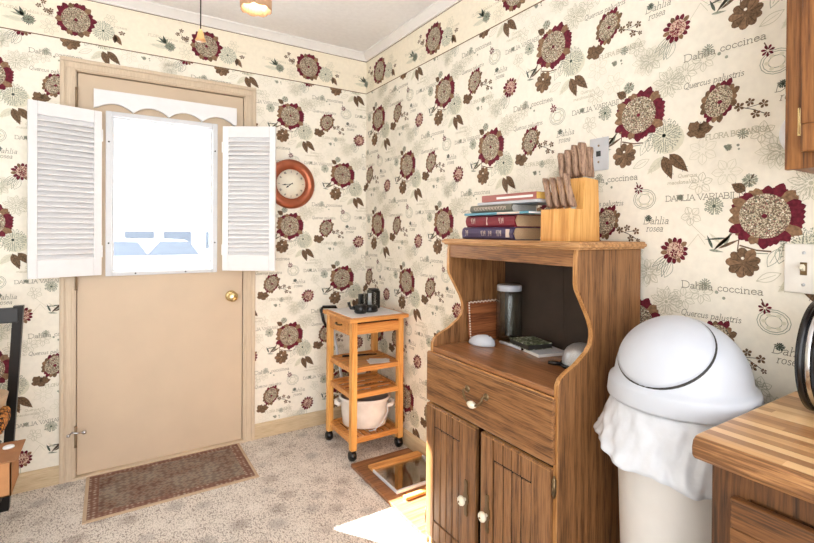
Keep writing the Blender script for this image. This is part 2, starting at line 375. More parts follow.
# ---------------------------------------------------------------- wallpaper print
# The print repeats on a half-drop lattice; every motif is a flat polygon (x across, z up) relative to the big dahlia.
GLY = {
 'D': (.72, [[(0, 0), (0, 1)], [(-.1, 1), (.35, 1), (.6, .8), (.65, .5), (.6, .2), (.35, 0), (-.1, 0)]]),
 'A': (.72, [[(0, 0), (.33, 1), (.66, 0)], [(.12, .36), (.54, .36)], [(-.1, 0), (.12, 0)], [(.54, 0), (.76, 0)]]),
 'H': (.78, [[(.05, 0), (.05, 1)], [(.65, 0), (.65, 1)], [(.05, .5), (.65, .5)], [(-.05, 0), (.15, 0)], [(-.05, 1), (.15, 1)], [(.55, 0), (.75, 0)], [(.55, 1), (.75, 1)]]),
 'L': (.62, [[(.05, 1), (.05, 0), (.55, 0), (.55, .18)], [(-.05, 1), (.18, 1)]]),
 'I': (.3, [[(.1, 0), (.1, 1)], [(0, 0), (.2, 0)], [(0, 1), (.2, 1)]]),
 'V': (.72, [[(0, 1), (.33, 0), (.66, 1)], [(-.1, 1), (.12, 1)], [(.54, 1), (.76, 1)]]),
 'R': (.72, [[(.05, 0), (.05, 1)], [(-.05, 1), (.4, 1), (.58, .85), (.58, .65), (.4, .5), (.05, .5)], [(.35, .5), (.65, 0)], [(-.05, 0), (.16, 0)]]),
 'B': (.7, [[(.05, 0), (.05, 1)], [(-.05, 1), (.38, 1), (.52, .85), (.5, .62), (.36, .52), (.05, .52)], [(.36, .52), (.58, .38), (.58, .14), (.4, 0), (-.05, 0)]]),
 'S': (.6, [[(.5, .8), (.4, .97), (.18, .97), (.06, .8), (.12, .6), (.42, .42), (.5, .22), (.4, .03), (.15, .03), (.03, .2)]]),
 'F': (.62, [[(.05, 0), (.05, 1), (.55, 1), (.55, .82)], [(.05, .52), (.4, .52)], [(-.05, 0), (.18, 0)]]),
 'O': (.78, [[(.35, 0), (.1, .15), (.02, .5), (.1, .85), (.35, 1), (.6, .85), (.68, .5), (.6, .15), (.35, 0)]]),
 'T': (.66, [[(.3, 0), (.3, 1)], [(0, .82), (0, 1), (.6, 1), (.6, .82)], [(.18, 0), (.42, 0)]]),
 'N': (.8, [[(.05, 0), (.05, 1), (.62, 0), (.62, 1)], [(-.05, 0), (.15, 0)], [(.52, 1), (.72, 1)]]),
 'C': (.7, [[(.6, .78), (.48, .96), (.28, 1), (.1, .85), (.02, .5), (.1, .15), (.28, 0), (.48, .04), (.6, .22)]]),
 'Q': (.8, [[(.35, 0), (.1, .15), (.02, .5), (.1, .85), (.35, 1), (.6, .85), (.68, .5), (.6, .15), (.35, 0)], [(.35, .2), (.55, -.1), (.78, -.14)]]),
 'a': (.52, [[(.06, .5), (.22, .6), (.36, .5), (.36, 0), (.44, 0)], [(.36, .36), (.14, .32), (.03, .16), (.12, 0), (.26, .02), (.36, .14)]]),
 'b': (.54, [[(0, 1), (.05, 1), (.05, 0)], [(.05, .4), (.2, .58), (.38, .52), (.44, .3), (.38, .06), (.2, 0), (.05, .1)]]),
 'c': (.46, [[(.38, .46), (.24, .6), (.08, .5), (.03, .3), (.08, .08), (.24, 0), (.4, .12)]]),
 'd': (.54, [[(.36, 1), (.42, 1), (.42, 0), (.48, 0)], [(.42, .45), (.28, .6), (.08, .5), (.03, .28), (.1, .04), (.26, 0), (.42, .14)]]),
 'e': (.48, [[(.05, .32), (.41, .32), (.38, .5), (.24, .6), (.08, .5), (.03, .3), (.08, .08), (.24, 0), (.42, .12)]]),
 'h': (.56, [[(0, 1), (.07, 1), (.07, 0)], [(.07, .42), (.24, .6), (.4, .5), (.4, 0)], [(0, 0), (.14, 0)], [(.33, 0), (.48, 0)]]),
 'i': (.28, [[(0, .58), (.1, .58), (.1, 0)], [(.02, 0), (.18, 0)], [(.08, .82), (.12, .82)]]),
 'l': (.28, [[(0, 1), (.1, 1), (.1, 0)], [(.02, 0), (.18, 0)]]),
 'm': (.8, [[(0, .58), (.07, .58), (.07, 0)], [(.07, .42), (.22, .6), (.36, .5), (.36, 0)], [(.36, .42), (.52, .6), (.66, .5), (.66, 0)]]),
 'n': (.56, [[(0, .58), (.07, .58), (.07, 0)], [(.07, .42), (.24, .6), (.4, .5), (.4, 0)], [(0, 0), (.14, 0)], [(.33, 0), (.48, 0)]]),
 'o': (.52, [[(.22, 0), (.06, .1), (.02, .3), (.06, .5), (.22, .6), (.38, .5), (.42, .3), (.38, .1), (.22, 0)]]),
 'p': (.54, [[(0, .58), (.06, .58), (.06, -.35)], [(.06, .42), (.22, .6), (.38, .52), (.44, .3), (.38, .06), (.2, 0), (.06, .1)]]),
 'r': (.42, [[(0, .58), (.08, .58), (.08, 0)], [(.08, .38), (.2, .58), (.34, .56)], [(0, 0), (.18, 0)]]),
 's': (.42, [[(.32, .48), (.2, .6), (.06, .5), (.1, .36), (.28, .26), (.34, .12), (.2, 0), (.04, .1)]]),
 't': (.36, [[(.12, .8), (.12, .1), (.22, 0), (.32, .08)], [(0, .58), (.28, .58)]]),
 'u': (.56, [[(0, .58), (.07, .58), (.07, .12), (.2, 0), (.4, .14)], [(.4, .58), (.4, 0), (.48, 0)]]),
 ' ': (.35, [])}

def quad_line(out, pts, w, col, lay):
    for (x0, y0), (x1, y1) in zip(pts, pts[1:]):
        dx, dy = x1 - x0, y1 - y0; l = math.hypot(dx, dy)
        if l < 1e-7: continue
        nx, ny = -dy / l * w / 2, dx / l * w / 2; ex, ey = dx / l * w * .3, dy / l * w * .3
        out.append((col, lay, [(x0 - ex - nx, y0 - ey - ny), (x1 + ex - nx, y1 + ey - ny), (x1 + ex + nx, y1 + ey + ny), (x0 - ex + nx, y0 - ey + ny)]))

def text_w(s): return sum(GLY[c][0] for c in s)
def write(out, s, x0, x1, base, cap, w, col, lay=1, slant=0.0):
    k = (x1 - x0) / text_w(s); x = x0
    for c in s:
        adv, strokes = GLY[c]
        for st in strokes:
            quad_line(out, [(x + px * k + slant * py * cap, base + py * cap) for px, py in st], w, col, lay)
        x += adv * k

def leaf(out, x0, z0, x1, z1, wid, col, lay, vein=None, n=8):
    dx, dz = x1 - x0, z1 - z0; L = math.hypot(dx, dz); ux, uz = dx / L, dz / L
    up, dn = [], []
    for i in range(n + 1):
        t = i / n; h = wid * (sin(PI * t ** 0.8)) * (1 - .25 * t)
        up.append((x0 + dx * t - uz * h, z0 + dz * t + ux * h)); dn.append((x0 + dx * t + uz * h, z0 + dz * t - ux * h))
    out.append((col, lay, up[:-1] + [(x1, z1)] + dn[1:-1][::-1]))
    if vein:
        quad_line(out, [(x0, z0), (x0 + dx * .85, z0 + dz * .85)], .0015, vein, lay + 1)
        for t in (.3, .5, .7):
            h = wid * .55
            quad_line(out, [(x0 + dx * t, z0 + dz * t), (x0 + dx * (t + .14) - uz * h, z0 + dz * (t + .14) + ux * h)], .001, vein, lay + 1)
            quad_line(out, [(x0 + dx * t, z0 + dz * t), (x0 + dx * (t + .14) + uz * h, z0 + dz * (t + .14) - ux * h)], .001, vein, lay + 1)

def outline_leaf(out, x0, z0, x1, z1, wid, col, lay=1, w=.0014):
    dx, dz = x1 - x0, z1 - z0; L = math.hypot(dx, dz); ux, uz = dx / L, dz / L
    for s in (1, -1):
        quad_line(out, [(x0 + dx * t - s * uz * wid * sin(PI * t), z0 + dz * t + s * ux * wid * sin(PI * t)) for t in [i / 6 for i in range(7)]], w, col, lay)
    quad_line(out, [(x0, z0), (x0 + dx * .8, z0 + dz * .8)], w * .8, col, lay)

def disc(out, x, z, rx, rz, col, lay, n=20, rot=0):
    out.append((col, lay, [(x + rx * cos(a) * cos(rot) - rz * sin(a) * sin(rot), z + rx * cos(a) * sin(rot) + rz * sin(a) * cos(rot)) for a in [2 * PI * k / n for k in range(n)]]))

def petals(out, x, z, r0, r1, rz0, rz1, cols, wid, lay, rot=0.0, tilt=0.0, rnd=None, pt=False):
    n = len(cols)
    for k, c in enumerate(cols):
        a = rot + 2 * PI * k / n; j = (rnd.uniform(.9, 1.06) if rnd else 1)
        def P(r, rz, aa):
            px, pz = r * cos(aa), rz * sin(aa)
            return (x + px * cos(tilt) - pz * sin(tilt), z + px * sin(tilt) + pz * cos(tilt))
        d = wid
        m = .62
        q = lambda f: (r0 + (r1 * j - r0) * f, rz0 + (rz1 * j - rz0) * f)
        poly = [P(*q(0), a - d * .75), P(*q(.45), a - d), P(*q(.75), a - d * .85), P(*q(.93), a - d * .4), P(*q(1.03 if pt else .99), a), P(*q(.93), a + d * .4), P(*q(.75), a + d * .85), P(*q(.45), a + d), P(*q(0), a + d * .75)]
        out.append((c, lay + (k % 2), poly))

def dashflower(out, x, z, R, col, lay, rings, core, rnd, w=.0022):
    for i in range(rings):
        r0 = R * (.18 + .82 * i / rings); r1 = r0 + R * .95 / rings * .8; n = int(7 + 6 * i)
        for k in range(n):
            a = 2 * PI * (k + .5 * (i % 2)) / n + rnd.uniform(-.08, .08)
            j = rnd.uniform(.85, 1.05)
            quad_line(out, [(x + r0 * cos(a), z + r0 * sin(a)), (x + r1 * j * cos(a), z + r1 * j * sin(a))], w, col, lay)
    disc(out, x, z, R * .12, R * .12, core, lay + 1, 8)

def ghost_flower(out, x, z, R, n, col, rot=0, w=.0014):
    for k in range(n):
        a = rot + 2 * PI * k / n
        outline_leaf(out, x + R * .2 * cos(a), z + R * .2 * sin(a), x + R * cos(a), z + R * sin(a), R * .9 / n * 1.9, col, 1, w)

def cell():
    rnd = random.Random(3); o = []
    # faint background botany and lettering
    write(o, 'Dahlia coccinea', -.213, -.002, -.212, .021, .0018, 'text', 1)
    write(o, 'Quercus palustris', .14, .302, .047, .018, .0016, 'text', 1, .2)
    write(o, 'DAHLIA VARIABILIS', -.265, -.045, .052, .017, .0016, 'text', 1)
    write(o, 'Dahlia', -.337, -.256, -.018, .023, .0016, 'text', 1, .2)
    write(o, 'rosea', -.329, -.274, -.042, .022, .0016, 'text', 1, .2)
    write(o, 'FLORA BOTANICA', .205, .365, -.116, .015, .0018, 'textpale', 1)
    write(o, 'Quercus', .126, .182, -.219, .011, .0012, 'textpale', 1, .2)
    write(o, 'macdonaldii', .094, .18, -.238, .011, .0012, 'textpale', 1, .2)
    for (x, z, R, n, rot) in [(.03, .168, .048, 7, .2), (-.318, -.172, .042, 7, .9), (-.262, -.262, .05, 9, .1), (-.212, -.245, .036, 7, .6), (-.16, -.222, .034, 7, .2), (.197, -.146, .042, 6, .5), (.262, -.215, .04, 6, 0), (.375, -.172, .046, 9, .3), (-.01, .225, .03, 6, .4), (-.19, .005, .03, 5, .8), (-.165, .1, .034, 6, .3)]:
        ghost_flower(o, x, z, R, n, 'sagelight' if (x > 0 and R > .03) else 'pale', rot)
    disc(o, .095, -.095, .05, .046, 'sagelight', 1, 14)
    dashflower(o, -.262, -.262, .045, 'pale', 1, 5, 'pale', rnd, .0018)
    for dx in (0, .014, .03): outline_leaf(o, -.255, -.113, -.308 + dx, -.155 - dx, .008, 'sage', 1, .0018)
    outline_leaf(o, -.245, -.135, -.268, -.186, .013, 'sage', 1, .0016)
    outline_leaf(o, .04, -.075, .03, -.125, .014, 'sage', 1, .0016); outline_leaf(o, .03, -.085, .005, -.135, .012, 'sage', 1, .0014)
    outline_leaf(o, -.02, -.175, .035, -.15, .012, 'pale', 1, .0016)
    quad_line(o, [(-.2, -.09), (-.17, -.05), (-.15, -.08)], .0012, 'pale', 1); quad_line(o, [(-.15, -.06), (-.19, -.02), (-.2, .03)], .0012, 'pale', 1)
    # wreath of fruit with a burgundy star
    for r in (.036, .03, .018): quad_line(o, [(.02 + r * 1.05 * cos(a), -.279 + r * .9 * sin(a)) for a in [2 * PI * k / 14 for k in range(15)]], .0017, 'sage', 1)
    for k in range(6): disc(o, .02 + .022 * cos(k * 1.05), -.279 + .019 * sin(k * 1.05), .006, .005, 'sagelight', 2, 8)
    petals(o, 0, -.245, .003, .016, .003, .016, ['burg'] * 7, .3, 2, .2, pt=True)
    quad_line(o, [(0, -.24), (-.008, -.222)], .003, 'brown2', 2)
    # buds, acorn, seeds
    for (x, z, r, c) in [(-.149, -.195, .016, 'sage'), (.301, -.114, .015, 'sage'), (-.322, .0, .011, 'green'), (-.224, .062, .009, 'sage'), (.265, -.146, .009, 'sage')]:
        dashflower(o, x, z, r, c, 1, 2, c, rnd, .003)
    for (x, z, r) in [(-.118, -.216, .005), (-.099, -.231, .0045), (.289, -.143, .004), (.291, -.154, .003), (-.1, .2, .004)]: disc(o, x, z, r, r, 'sage', 1, 8)
    # big sage dahlia and three leaves
    dashflower(o, .082, -.082, .055, 'sage', 2, 8, 'green', rnd, .0026); dashflower(o, .082, -.082, .046, 'green', 2, 6, 'green', rnd, .0009)
    leaf(o, .082, -.15, .028, -.199, .017, 'sagelight', 2, 'pale')
    leaf(o, .08, -.147, .108, -.222, .019, 'brown2', 3, 'line'); leaf(o, .1, -.143, .157, -.204, .019, 'brown2', 3, 'line')
    # small green daisy
    disc(o, -.127, .032, .017, .016, 'sagelight', 1, 10); dashflower(o, -.127, .032, .026, 'sage', 2, 4, 'green', rnd, .0034); disc(o, -.127, .032, .005, .005, 'green', 4, 8)
    # spiky dark leaves
    for (x0, z0, x1, z1, w_, c) in [(-.092, -.06, -.153, -.065, .003, 'green'), (-.085, -.055, -.13, -.098, .0045, 'green'), (-.125, -.093, -.075, -.042, .005, 'brown2'), (-.1, -.085, -.08, -.038, .0045, 'sage'), (-.13, -.09, -.145, -.052, .0045, 'green'), (-.115, -.09, -.058, -.062, .0045, 'brown2'), (-.14, -.095, -.1, -.1, .004, 'sage'), (-.11, -.075, -.14, -.045, .005, 'sagelight')]:
        leaf(o, x0, z0, x1, z1, w_, c, 2)
    quad_line(o, [(-.06, -.08), (-.02, -.092), (.012, -.094)], .004, 'brown2', 2); quad_line(o, [(-.04, -.1), (.005, -.1)], .003, 'sage', 2); quad_line(o, [(-.062, -.055), (-.066, -.095)], .003, 'brown2', 2)
    # brown pressed flower
    petals(o, -.05, -.128, .008, .044, .008, .042, ['brown2', 'brown', 'brown2', 'brown2', 'brown', 'brown2', 'brown', 'brown2', 'brown2'], .42, 3, .3, 0, rnd)
    disc(o, -.05, -.128, .022, .021, 'brown2', 2, 12)
    for k in range(10): quad_line(o, [(-.05 + .012 * cos(.3 + k * .628), -.128 + .012 * sin(.3 + k * .628)), (-.05 + .036 * cos(.3 + k * .628), -.128 + .034 * sin(.3 + k * .628))], .0013, 'line', 5)
    disc(o, -.053, -.115, .0045, .004, 'paper', 5, 8)
    # the big dahlia
    leaf(o, -.048, .07, -.083, .092, .016, 'brown2', 3, 'line')
    dashflower(o, -.038, .098, .019, 'sage', 3, 3, 'line', rnd, .003); petals(o, -.038, .098, .004, .02, .004, .018, ['sage', 'brown2', 'sage', 'sage', 'brown2', 'sage', 'brown2'], .22, 2, .2, pt=True)
    cols = ['burg', 'burg', 'burg', 'brown', 'burg', 'burg', 'brown', 'burg', 'burg', 'brown', 'burg', 'brown', 'brown', 'burg', 'burg', 'brown', 'burg', 'burg', 'burg', 'burg', 'brown', 'burg']
    cols = ['burg', 'burg', 'brown', 'burg', 'burg', 'brown', 'burg', 'brown', 'brown', 'brown', 'burg', 'burg', 'brown', 'burg', 'burg', 'burg', 'brown', 'burg']
    petals(o, 0, 0, .045, .084, .045, .079, cols[::-1], .19, 2, .3, 0, rnd, True); petals(o, 0, 0, .045, .092, .045, .087, cols, .19, 4, .12, 0, rnd, True)
    disc(o, -.004, 0, .059, .06, 'disc', 7, 26); disc(o, -.003, 0, .007, .006, 'burg', 8, 8)
    for k in range(26):
        a = rnd.uniform(0, 2 * PI); rr = .058 * math.sqrt(rnd.uniform(.05, 1)); disc(o, -.004 + rr * cos(a), rr * sin(a), .0024, .0022, rnd.choice(['sage', 'paper', 'paper', 'sagelight', 'green']), 8, 6)
    # the tilted dahlia on its stem
    leaf_pts = []
    for k in range(22):
        a = 2 * PI * k / 22; f = 1 + .13 * cos(5 * a + .5) + .06 * cos(11 * a)
        if k in (4, 5): f *= .55
        leaf_pts.append((.186 + .034 * f * cos(a), -.08 + .027 * f * sin(a)))
    o.append(('brown2', 2, leaf_pts))
    for k in (0, 2, 5, 8): quad_line(o, [(.186, -.08), (.186 + .026 * cos(k * .7), -.08 + .02 * sin(k * .7))], .0012, 'line', 3)
    quad_line(o, [(.2, -.06), (.185, -.085)], .004, 'brown2', 2)
    cb = ['brown2', 'brown', 'brown2', 'brown', 'burg', 'burg', 'brown2', 'burg', 'brown2', 'brown', 'brown2', 'brown2', 'burg', 'burg', 'brown', 'brown2', 'burg', 'burg']
    petals(o, .239, -.01, .03, .048, .036, .063, cb, .2, 4, .1, -.45, rnd, True)
    disc(o, .238, -.01, .034, .046, 'disc', 7, 22, -.45); disc(o, .242, -.013, .007, .006, 'burg', 8, 8)
    quad_line(o, [(.262, -.022), (.295, -.04), (.325, -.052), (.355, -.07)], .002, 'line', 2); quad_line(o, [(.305, -.045), (.345, -.04)], .0015, 'line', 2)
    for (x, z, r, c) in [(.291, -.038, .013, 'brown2'), (.317, -.03, .012, 'brown2'), (.349, -.041, .012, 'brown2'), (.33, -.065, .013, 'brown2'), (.356, -.072, .008, 'brown2')]:
        petals(o, x, z, .001, r, .001, r, [c] * 5, .5, 3, rnd.uniform(0, 1), 0, rnd, True)
    # small burgundy dahlia
    petals(o, -.238, -.101, .018, .043, .018, .043, ['burg', 'brown', 'burg', 'burg', 'brown2', 'burg', 'burg', 'brown', 'burg', 'burg', 'burg', 'brown', 'burg', 'burg'], .22, 3, .2, 0, rnd, True)
    disc(o, -.236, -.1, .026, .026, 'discpink', 6, 16); petals(o, -.24, -.108, .002, .012, .002, .011, ['burg'] * 5, .4, 7, .4)
    return o

def border_cell():
    rnd = random.Random(5); o = []
    ghost_flower(o, -.1, -.057, .04, 8, 'pale', .3); ghost_flower(o, .15, .035, .03, 6, 'pale', 0)
    write(o, 'Dahlia rosea', -.2, -.085, -.008, .014, .0014, 'textpale', 1); write(o, 'FLORA', -.285, -.22, -.006, .013, .0014, 'textpale', 1); write(o, 'rosea', .165, .225, .0, .014, .0014, 'textpale', 1)
    disc(o, .12, -.027, .05, .045, 'sagelight', 1, 14); dashflower(o, .118, -.027, .05, 'sage', 2, 5, 'green', rnd, .003)
    leaf(o, -.19, -.05, -.28, -.048, .014, 'sagelight', 1, 'pale')
    disc(o, -.18, -.042, .022, .02, 'sage', 2, 12); dashflower(o, -.18, -.042, .027, 'green', 3, 3, 'line', rnd, .003)
    for (x0, z0, x1, z1, w_, c) in [(-.2, -.03, -.215, .012, .008, 'green'), (-.2, -.03, -.238, -.002, .006, 'green'), (-.2, -.03, -.192, .0, .006, 'sage'), (-.2, -.03, -.25, -.02, .005, 'sage'), (-.2, -.03, -.225, .005, .005, 'sagelight')]: leaf(o, x0, z0, x1, z1, w_, c, 2)
    quad_line(o, [(-.13, .05), (-.12, .025), (-.085, .01)], .0018, 'line', 2)
    for (x, z) in [(-.124, .057), (-.143, .035), (-.116, .019), (-.095, .022), (-.1, .01)]: petals(o, x, z, .001, .012, .001, .012, ['brown2'] * 5, .5, 3, rnd.random(), 0, rnd, True)
    leaf(o, .165, -.035, .2, -.085, .015, 'brown', 3, 'line'); leaf(o, .17, -.04, .168, -.08, .012, 'brown2', 3, 'line')
    petals(o, .2, -.022, .001, .016, .001, .012, ['brown2'] * 5, .5, 3, .4, 0, rnd, True)
    cols = ['burg', 'burg', 'brown', 'burg', 'burg', 'brown2', 'burg', 'burg', 'burg', 'brown', 'burg', 'burg', 'brown', 'burg', 'brown2', 'brown', 'burg', 'burg']
    petals(o, .004, 0, .045, .078, .045, .079, cols[::-1], .19, 2, .3, 0, rnd, True); petals(o, .004, 0, .045, .086, .045, .087, cols, .19, 4, .12, 0, rnd, True)
    disc(o, .004, 0, .06, .061, 'disc', 7, 24); disc(o, .004, 0, .008, .008, 'burg', 8, 8)
    return o

def clip(poly, x0, x1, z0, z1):
    for ax, lim, sg in ((0, x0, 1), (0, x1, -1), (1, z0, 1), (1, z1, -1)):
        out = []
        n = len(poly)
        for i in range(n):
            a, b = poly[i], poly[(i + 1) % n]
            ia, ib = (a[ax] - lim) * sg >= 0, (b[ax] - lim) * sg >= 0
            if ia: out.append(a)
            if ia != ib:
                t = (lim - a[ax]) / (b[ax] - a[ax])
                p = [a[0] + (b[0] - a[0]) * t, a[1] + (b[1] - a[1]) * t]; p[ax] = lim; out.append(tuple(p))
        poly = out
        if len(poly) < 3: return None
    return poly

CELL, BCELL = cell(), border_cell()
BZ0, BZ1 = 2.183, 2.402
def paper_wall(bm, to3d, flip, rects, origin, px, pz, borigin, bper, smin, smax):
    """prints the motifs onto a wall mesh; rects are the areas of visible paper"""
    def put(col, lay, poly, areas):
        xs = [p[0] for p in poly]; zs = [p[1] for p in poly]
        for (a0, a1, b0, b1) in areas:
            if max(xs) < a0 or min(xs) > a1 or max(zs) < b0 or min(zs) > b1: continue
            q = poly if (min(xs) >= a0 and max(xs) <= a1 and min(zs) >= b0 and max(zs) <= b1) else clip(poly, a0, a1, b0, b1)
            if not q: continue
            vs = [bm.verts.new(to3d(p[0], p[1], .0004 + .00012 * lay)) for p in q]
            try:
                f = bm.faces.new(vs[::-1] if flip else vs); f.material_index = WPI[col]
                f.normal_update()
            except ValueError: pass
    i0, i1 = int((smin - origin[0]) / px) - 3, int((smax - origin[0]) / px) + 3
    for i in range(i0, i1 + 1):
        for j in range(-6, 8):
            if (i + j) % 2: continue
            cx, cz = origin[0] + i * px, origin[1] + j * pz
            if cz < -.4 or cz > BZ0 + .4 or cx < smin - .5 or cx > smax + .5: continue
            for col, lay, poly in CELL: put(col, lay, [(cx + x, cz + z) for x, z in poly], rects)
    ba = [(smin, smax, BZ0, BZ1)]
    put('border', 0, [(smin, BZ0), (smax, BZ0), (smax, BZ1), (smin, BZ1)], ba)
    k0, k1 = int((smin - borigin) / bper) - 2, int((smax - borigin) / bper) + 2
    for k in range(k0, k1 + 1):
        for col, lay, poly in BCELL: put(col, lay, [(borigin + k * bper + x, 2.29 + z) for x, z in poly], ba)
    for z in (BZ0, BZ1 - .003):
        put('stripe', 9, [(smin, z), (smax, z), (smax, z + .0045), (smin, z + .0045)], [(smin, smax, 0, 3)])
    # tips of motifs showing below the border
    return

LX, RY, H = -3.6, -4.3, 2.445           # room: left wall, open kitchen end, ceiling height
# ---- back wall
bm = BM()
box(bm, LX, -1.632, 0, .12, 0, H); box(bm, -.793, .12, 0, .12, 0, H); box(bm, -1.632, -.793, 0, .12, 2.052, H)
paper_wall(bm, lambda s, z, d: (s, -d, z), False,
           [(-2.6, -1.681, .085, BZ0), (-.742, 0, .085, BZ0), (-1.681, -.742, 2.095, BZ0)], (-.17, 1.622), .3545, .342, -.416, .604, -2.6, 0)
struct('wall_back', bm, list(WP.values()))
# ---- right wall
bm = BM()
box(bm, 0, .12, RY, 0, 0, H)
paper_wall(bm, lambda s, z, d: (-d, -s, z), False, [(0, 3.2, .085, BZ0)], (.176, 1.298), .3565, .342, .18, .604, 0, 3.2)
struct('wall_right', bm, list(WP.values()))
bm = BM(); box(bm, LX - .12, LX, RY, .12, 0, H); struct('wall_left', bm, [WP['paper']])
bm = BM(); box(bm, LX - .12, .12, RY, .12, -.1, 0); struct('floor', bm, [M['carpet']])
bm = BM(); box(bm, LX - .12, .12, RY, .12, H, H + .1); struct('ceiling', bm, [M['ceil']])

def trim_run(name, prof, axis, a, b, mat):
    bm = BM(); prism(bm, prof, axis, a, b); return struct(name, bm, [mat])
# crown moulding: profile (distance from wall, z)
cp = [(0, H), (-.05, H), (-.05, H - .008), (-.042, H - .012), (-.02, H - .03), (-.012, H - .036), (-.012, BZ1), (0, BZ1)]
trim_run('trim_1', [(y, z) for y, z in cp], 'X', LX, 0, M['white_trim'])
trim_run('trim_2', [(x, z) for x, z in cp], 'Y', RY, -.0, M['white_trim'])
bp_ = [(0, 0), (-.014, 0), (-.014, .07), (-.011, .078), (-.006, .086), (0, .088)]
trim_run('baseboard_back', bp_, 'X', -.742, -.0, M['trim_x'])
trim_run('baseboard_left', bp_, 'X', LX, -1.683, M['trim_x'])
trim_run('baseboard_right', bp_, 'Y', RY, -.014, M['trim_y'])
# ---- door casing
bm = BM()
for (a, b_) in ((-1.683, -1.622), (-.801, -.741)):
    w = b_ - a; inner = b_ if a < -1.2 else a
    box(bm, a, b_, -.014, .0, 0, 2.0405)
    s = 1 if a < -1.2 else -1
    e0 = a if s == 1 else b_
    box(bm, e0 + s * .004, e0 + s * .02, -.021, -.0135, 0, 2.0765, .003); box(bm, e0 + s * .028, e0 + s * .05, -.018, -.0135, 0, 2.0465, .003)
box(bm, -1.683, -.741, -.014, 0, 2.04, 2.097); box(bm, -1.679, -.745, -.021, -.0135, 2.077, 2.093, .003); box(bm, -1.655, -.769, -.018, -.0135, 2.047, 2.069, .003)
for (a, b_) in ((-1.632, -1.616), (-.809, -.793)): box(bm, a, b_, -.006, .12, 0, 2.052)
box(bm, -1.632, -.793, -.006, .12, 2.036, 2.052)
for (a, b_) in ((-1.617, -1.59), (-.835, -.808)): box(bm, a, b_, .047, .075, .012, 2.037)
box(bm, -1.59, -.835, .047, .075, 2.008, 2.037)
box(bm, -1.632, -.793, -.02, .12, -.001, .012)
struct('trim_3', bm, [M['trim']])

# ---- door
GX0, GX1, GZ0, GZ1 = -1.468, -.981, 1.031, 1.832
bm = BM(); DX0, DX1, DZ0, DZ1, DY0, DY1 = -1.611, -.813, .016, 2.03, .004, .045
box(bm, DX0, GX0, DY0, DY1, DZ0, DZ1); box(bm, GX1, DX1, DY0, DY1, DZ0, DZ1); box(bm, GX0, GX1, DY0, DY1, DZ0, GZ0); box(bm, GX0, GX1, DY0, DY1, GZ1, DZ1)
door = struct('door_1', bm, [M['door']])
bm = BM()
for (a, b_, c, d) in ((-1.494, -1.466, 1.01, 1.857), (-.983, -.955, 1.01, 1.857), (-1.466, -.983, 1.01, 1.033), (-1.466, -.983, 1.83, 1.857)):
    box(bm, a, b_, -.012, .006, c, d, .004)
for (a, b_, c, d) in ((-1.466, -1.456, 1.033, 1.83), (-.993, -.983, 1.033, 1.83), (-1.456, -.993, 1.033, 1.041), (-1.456, -.993, 1.822, 1.83)): box(bm, a, b_, .004, .02, c, d)
wf = struct('window_frame', bm, [M['frame_white']], door)
bm = BM(); box(bm, -1.46, -.99, .022, .026, 1.033, 1.83); struct('pane', bm, [M['glass']], wf)
for (x, z) in ((-1.48, 1.70), (-1.48, 1.18), (-.969, 1.70), (-.969, 1.18), (-1.36, 1.021), (-1.12, 1.021)):
    bm = BM(); lathe(bm, [(0, .003), (.004, .003), (.0045, 0)], (x, -.0115, z), 10, axis='Y'); struct('screw', bm, [M['dark']], wf)
bm = BM(); lathe(bm, [(.0, 0), (.032, 0), (.032, .006), (.024, .012), (.012, .014), (.011, .03), (.018, .036), (.027, .046), (.029, .056), (.025, .066), (.014, .071), (0, .072)], (-.876, .005, .868), 28, axis='Y')
kn = struct('door_knob', bm, [M['brass']], door); kn['label'] = 'polished brass knob'
for z in (.217, 1.0, 1.9):
    bm = BM(); tube(bm, [(-1.6165, -.016, z - .045), (-1.6165, -.016, z + .045)], .0055, 10); box(bm, -1.616, -1.613, -.016, .003, z - .042, z + .042)
    for q in (-.05, .05): tube(bm, [(-1.6165, -.016, z + q - .003), (-1.6165, -.016, z + q + .003)], .0062, 8)
    struct('hinge', bm, [M['hingeiron']], door)
bm = BM()  # hook catch on the lower hinge
tube(bm, [(-1.645, -.022, .232), (-1.63, -.03, .246), (-1.612, -.03, .24), (-1.585, -.03, .238)], .004, 8); lathe(bm, [(0, -.01), (.008, -.008), (.011, 0), (.008, .008), (0, .01)], (-1.58, -.03, .238), 12); lathe(bm, [(0, -.008), (.007, -.006), (.009, 0), (.007, .006), (0, .008)], (-1.645, -.026, .232), 12)
struct('hinge_stop', bm, [M['chrome']], door)

# ---- valance
bm = BM(); pts = [(-1.545, 1.957), (-1.545, 1.862)]
n0, n1 = -1.54, -.872
sp = (n1 - n0) / 4
for k in range(4):
    for i in range(1, 13):
        t = i / 12; pts.append((n0 + sp * (k + t), 1.857 + .036 * sin(PI * t) ** .8 if 0 < t < 1 else 1.857))
pts += [(-.858, 1.857), (-.855, 1.862), (-.855, 1.957)]
prism(bm, pts[::-1], 'Y', -.03, -.005, bev=.002)
v = obj('valance_board', bm, [M['white']]); tag(v, 'white scalloped wooden valance board mounted on the door above its glass', 'valance')

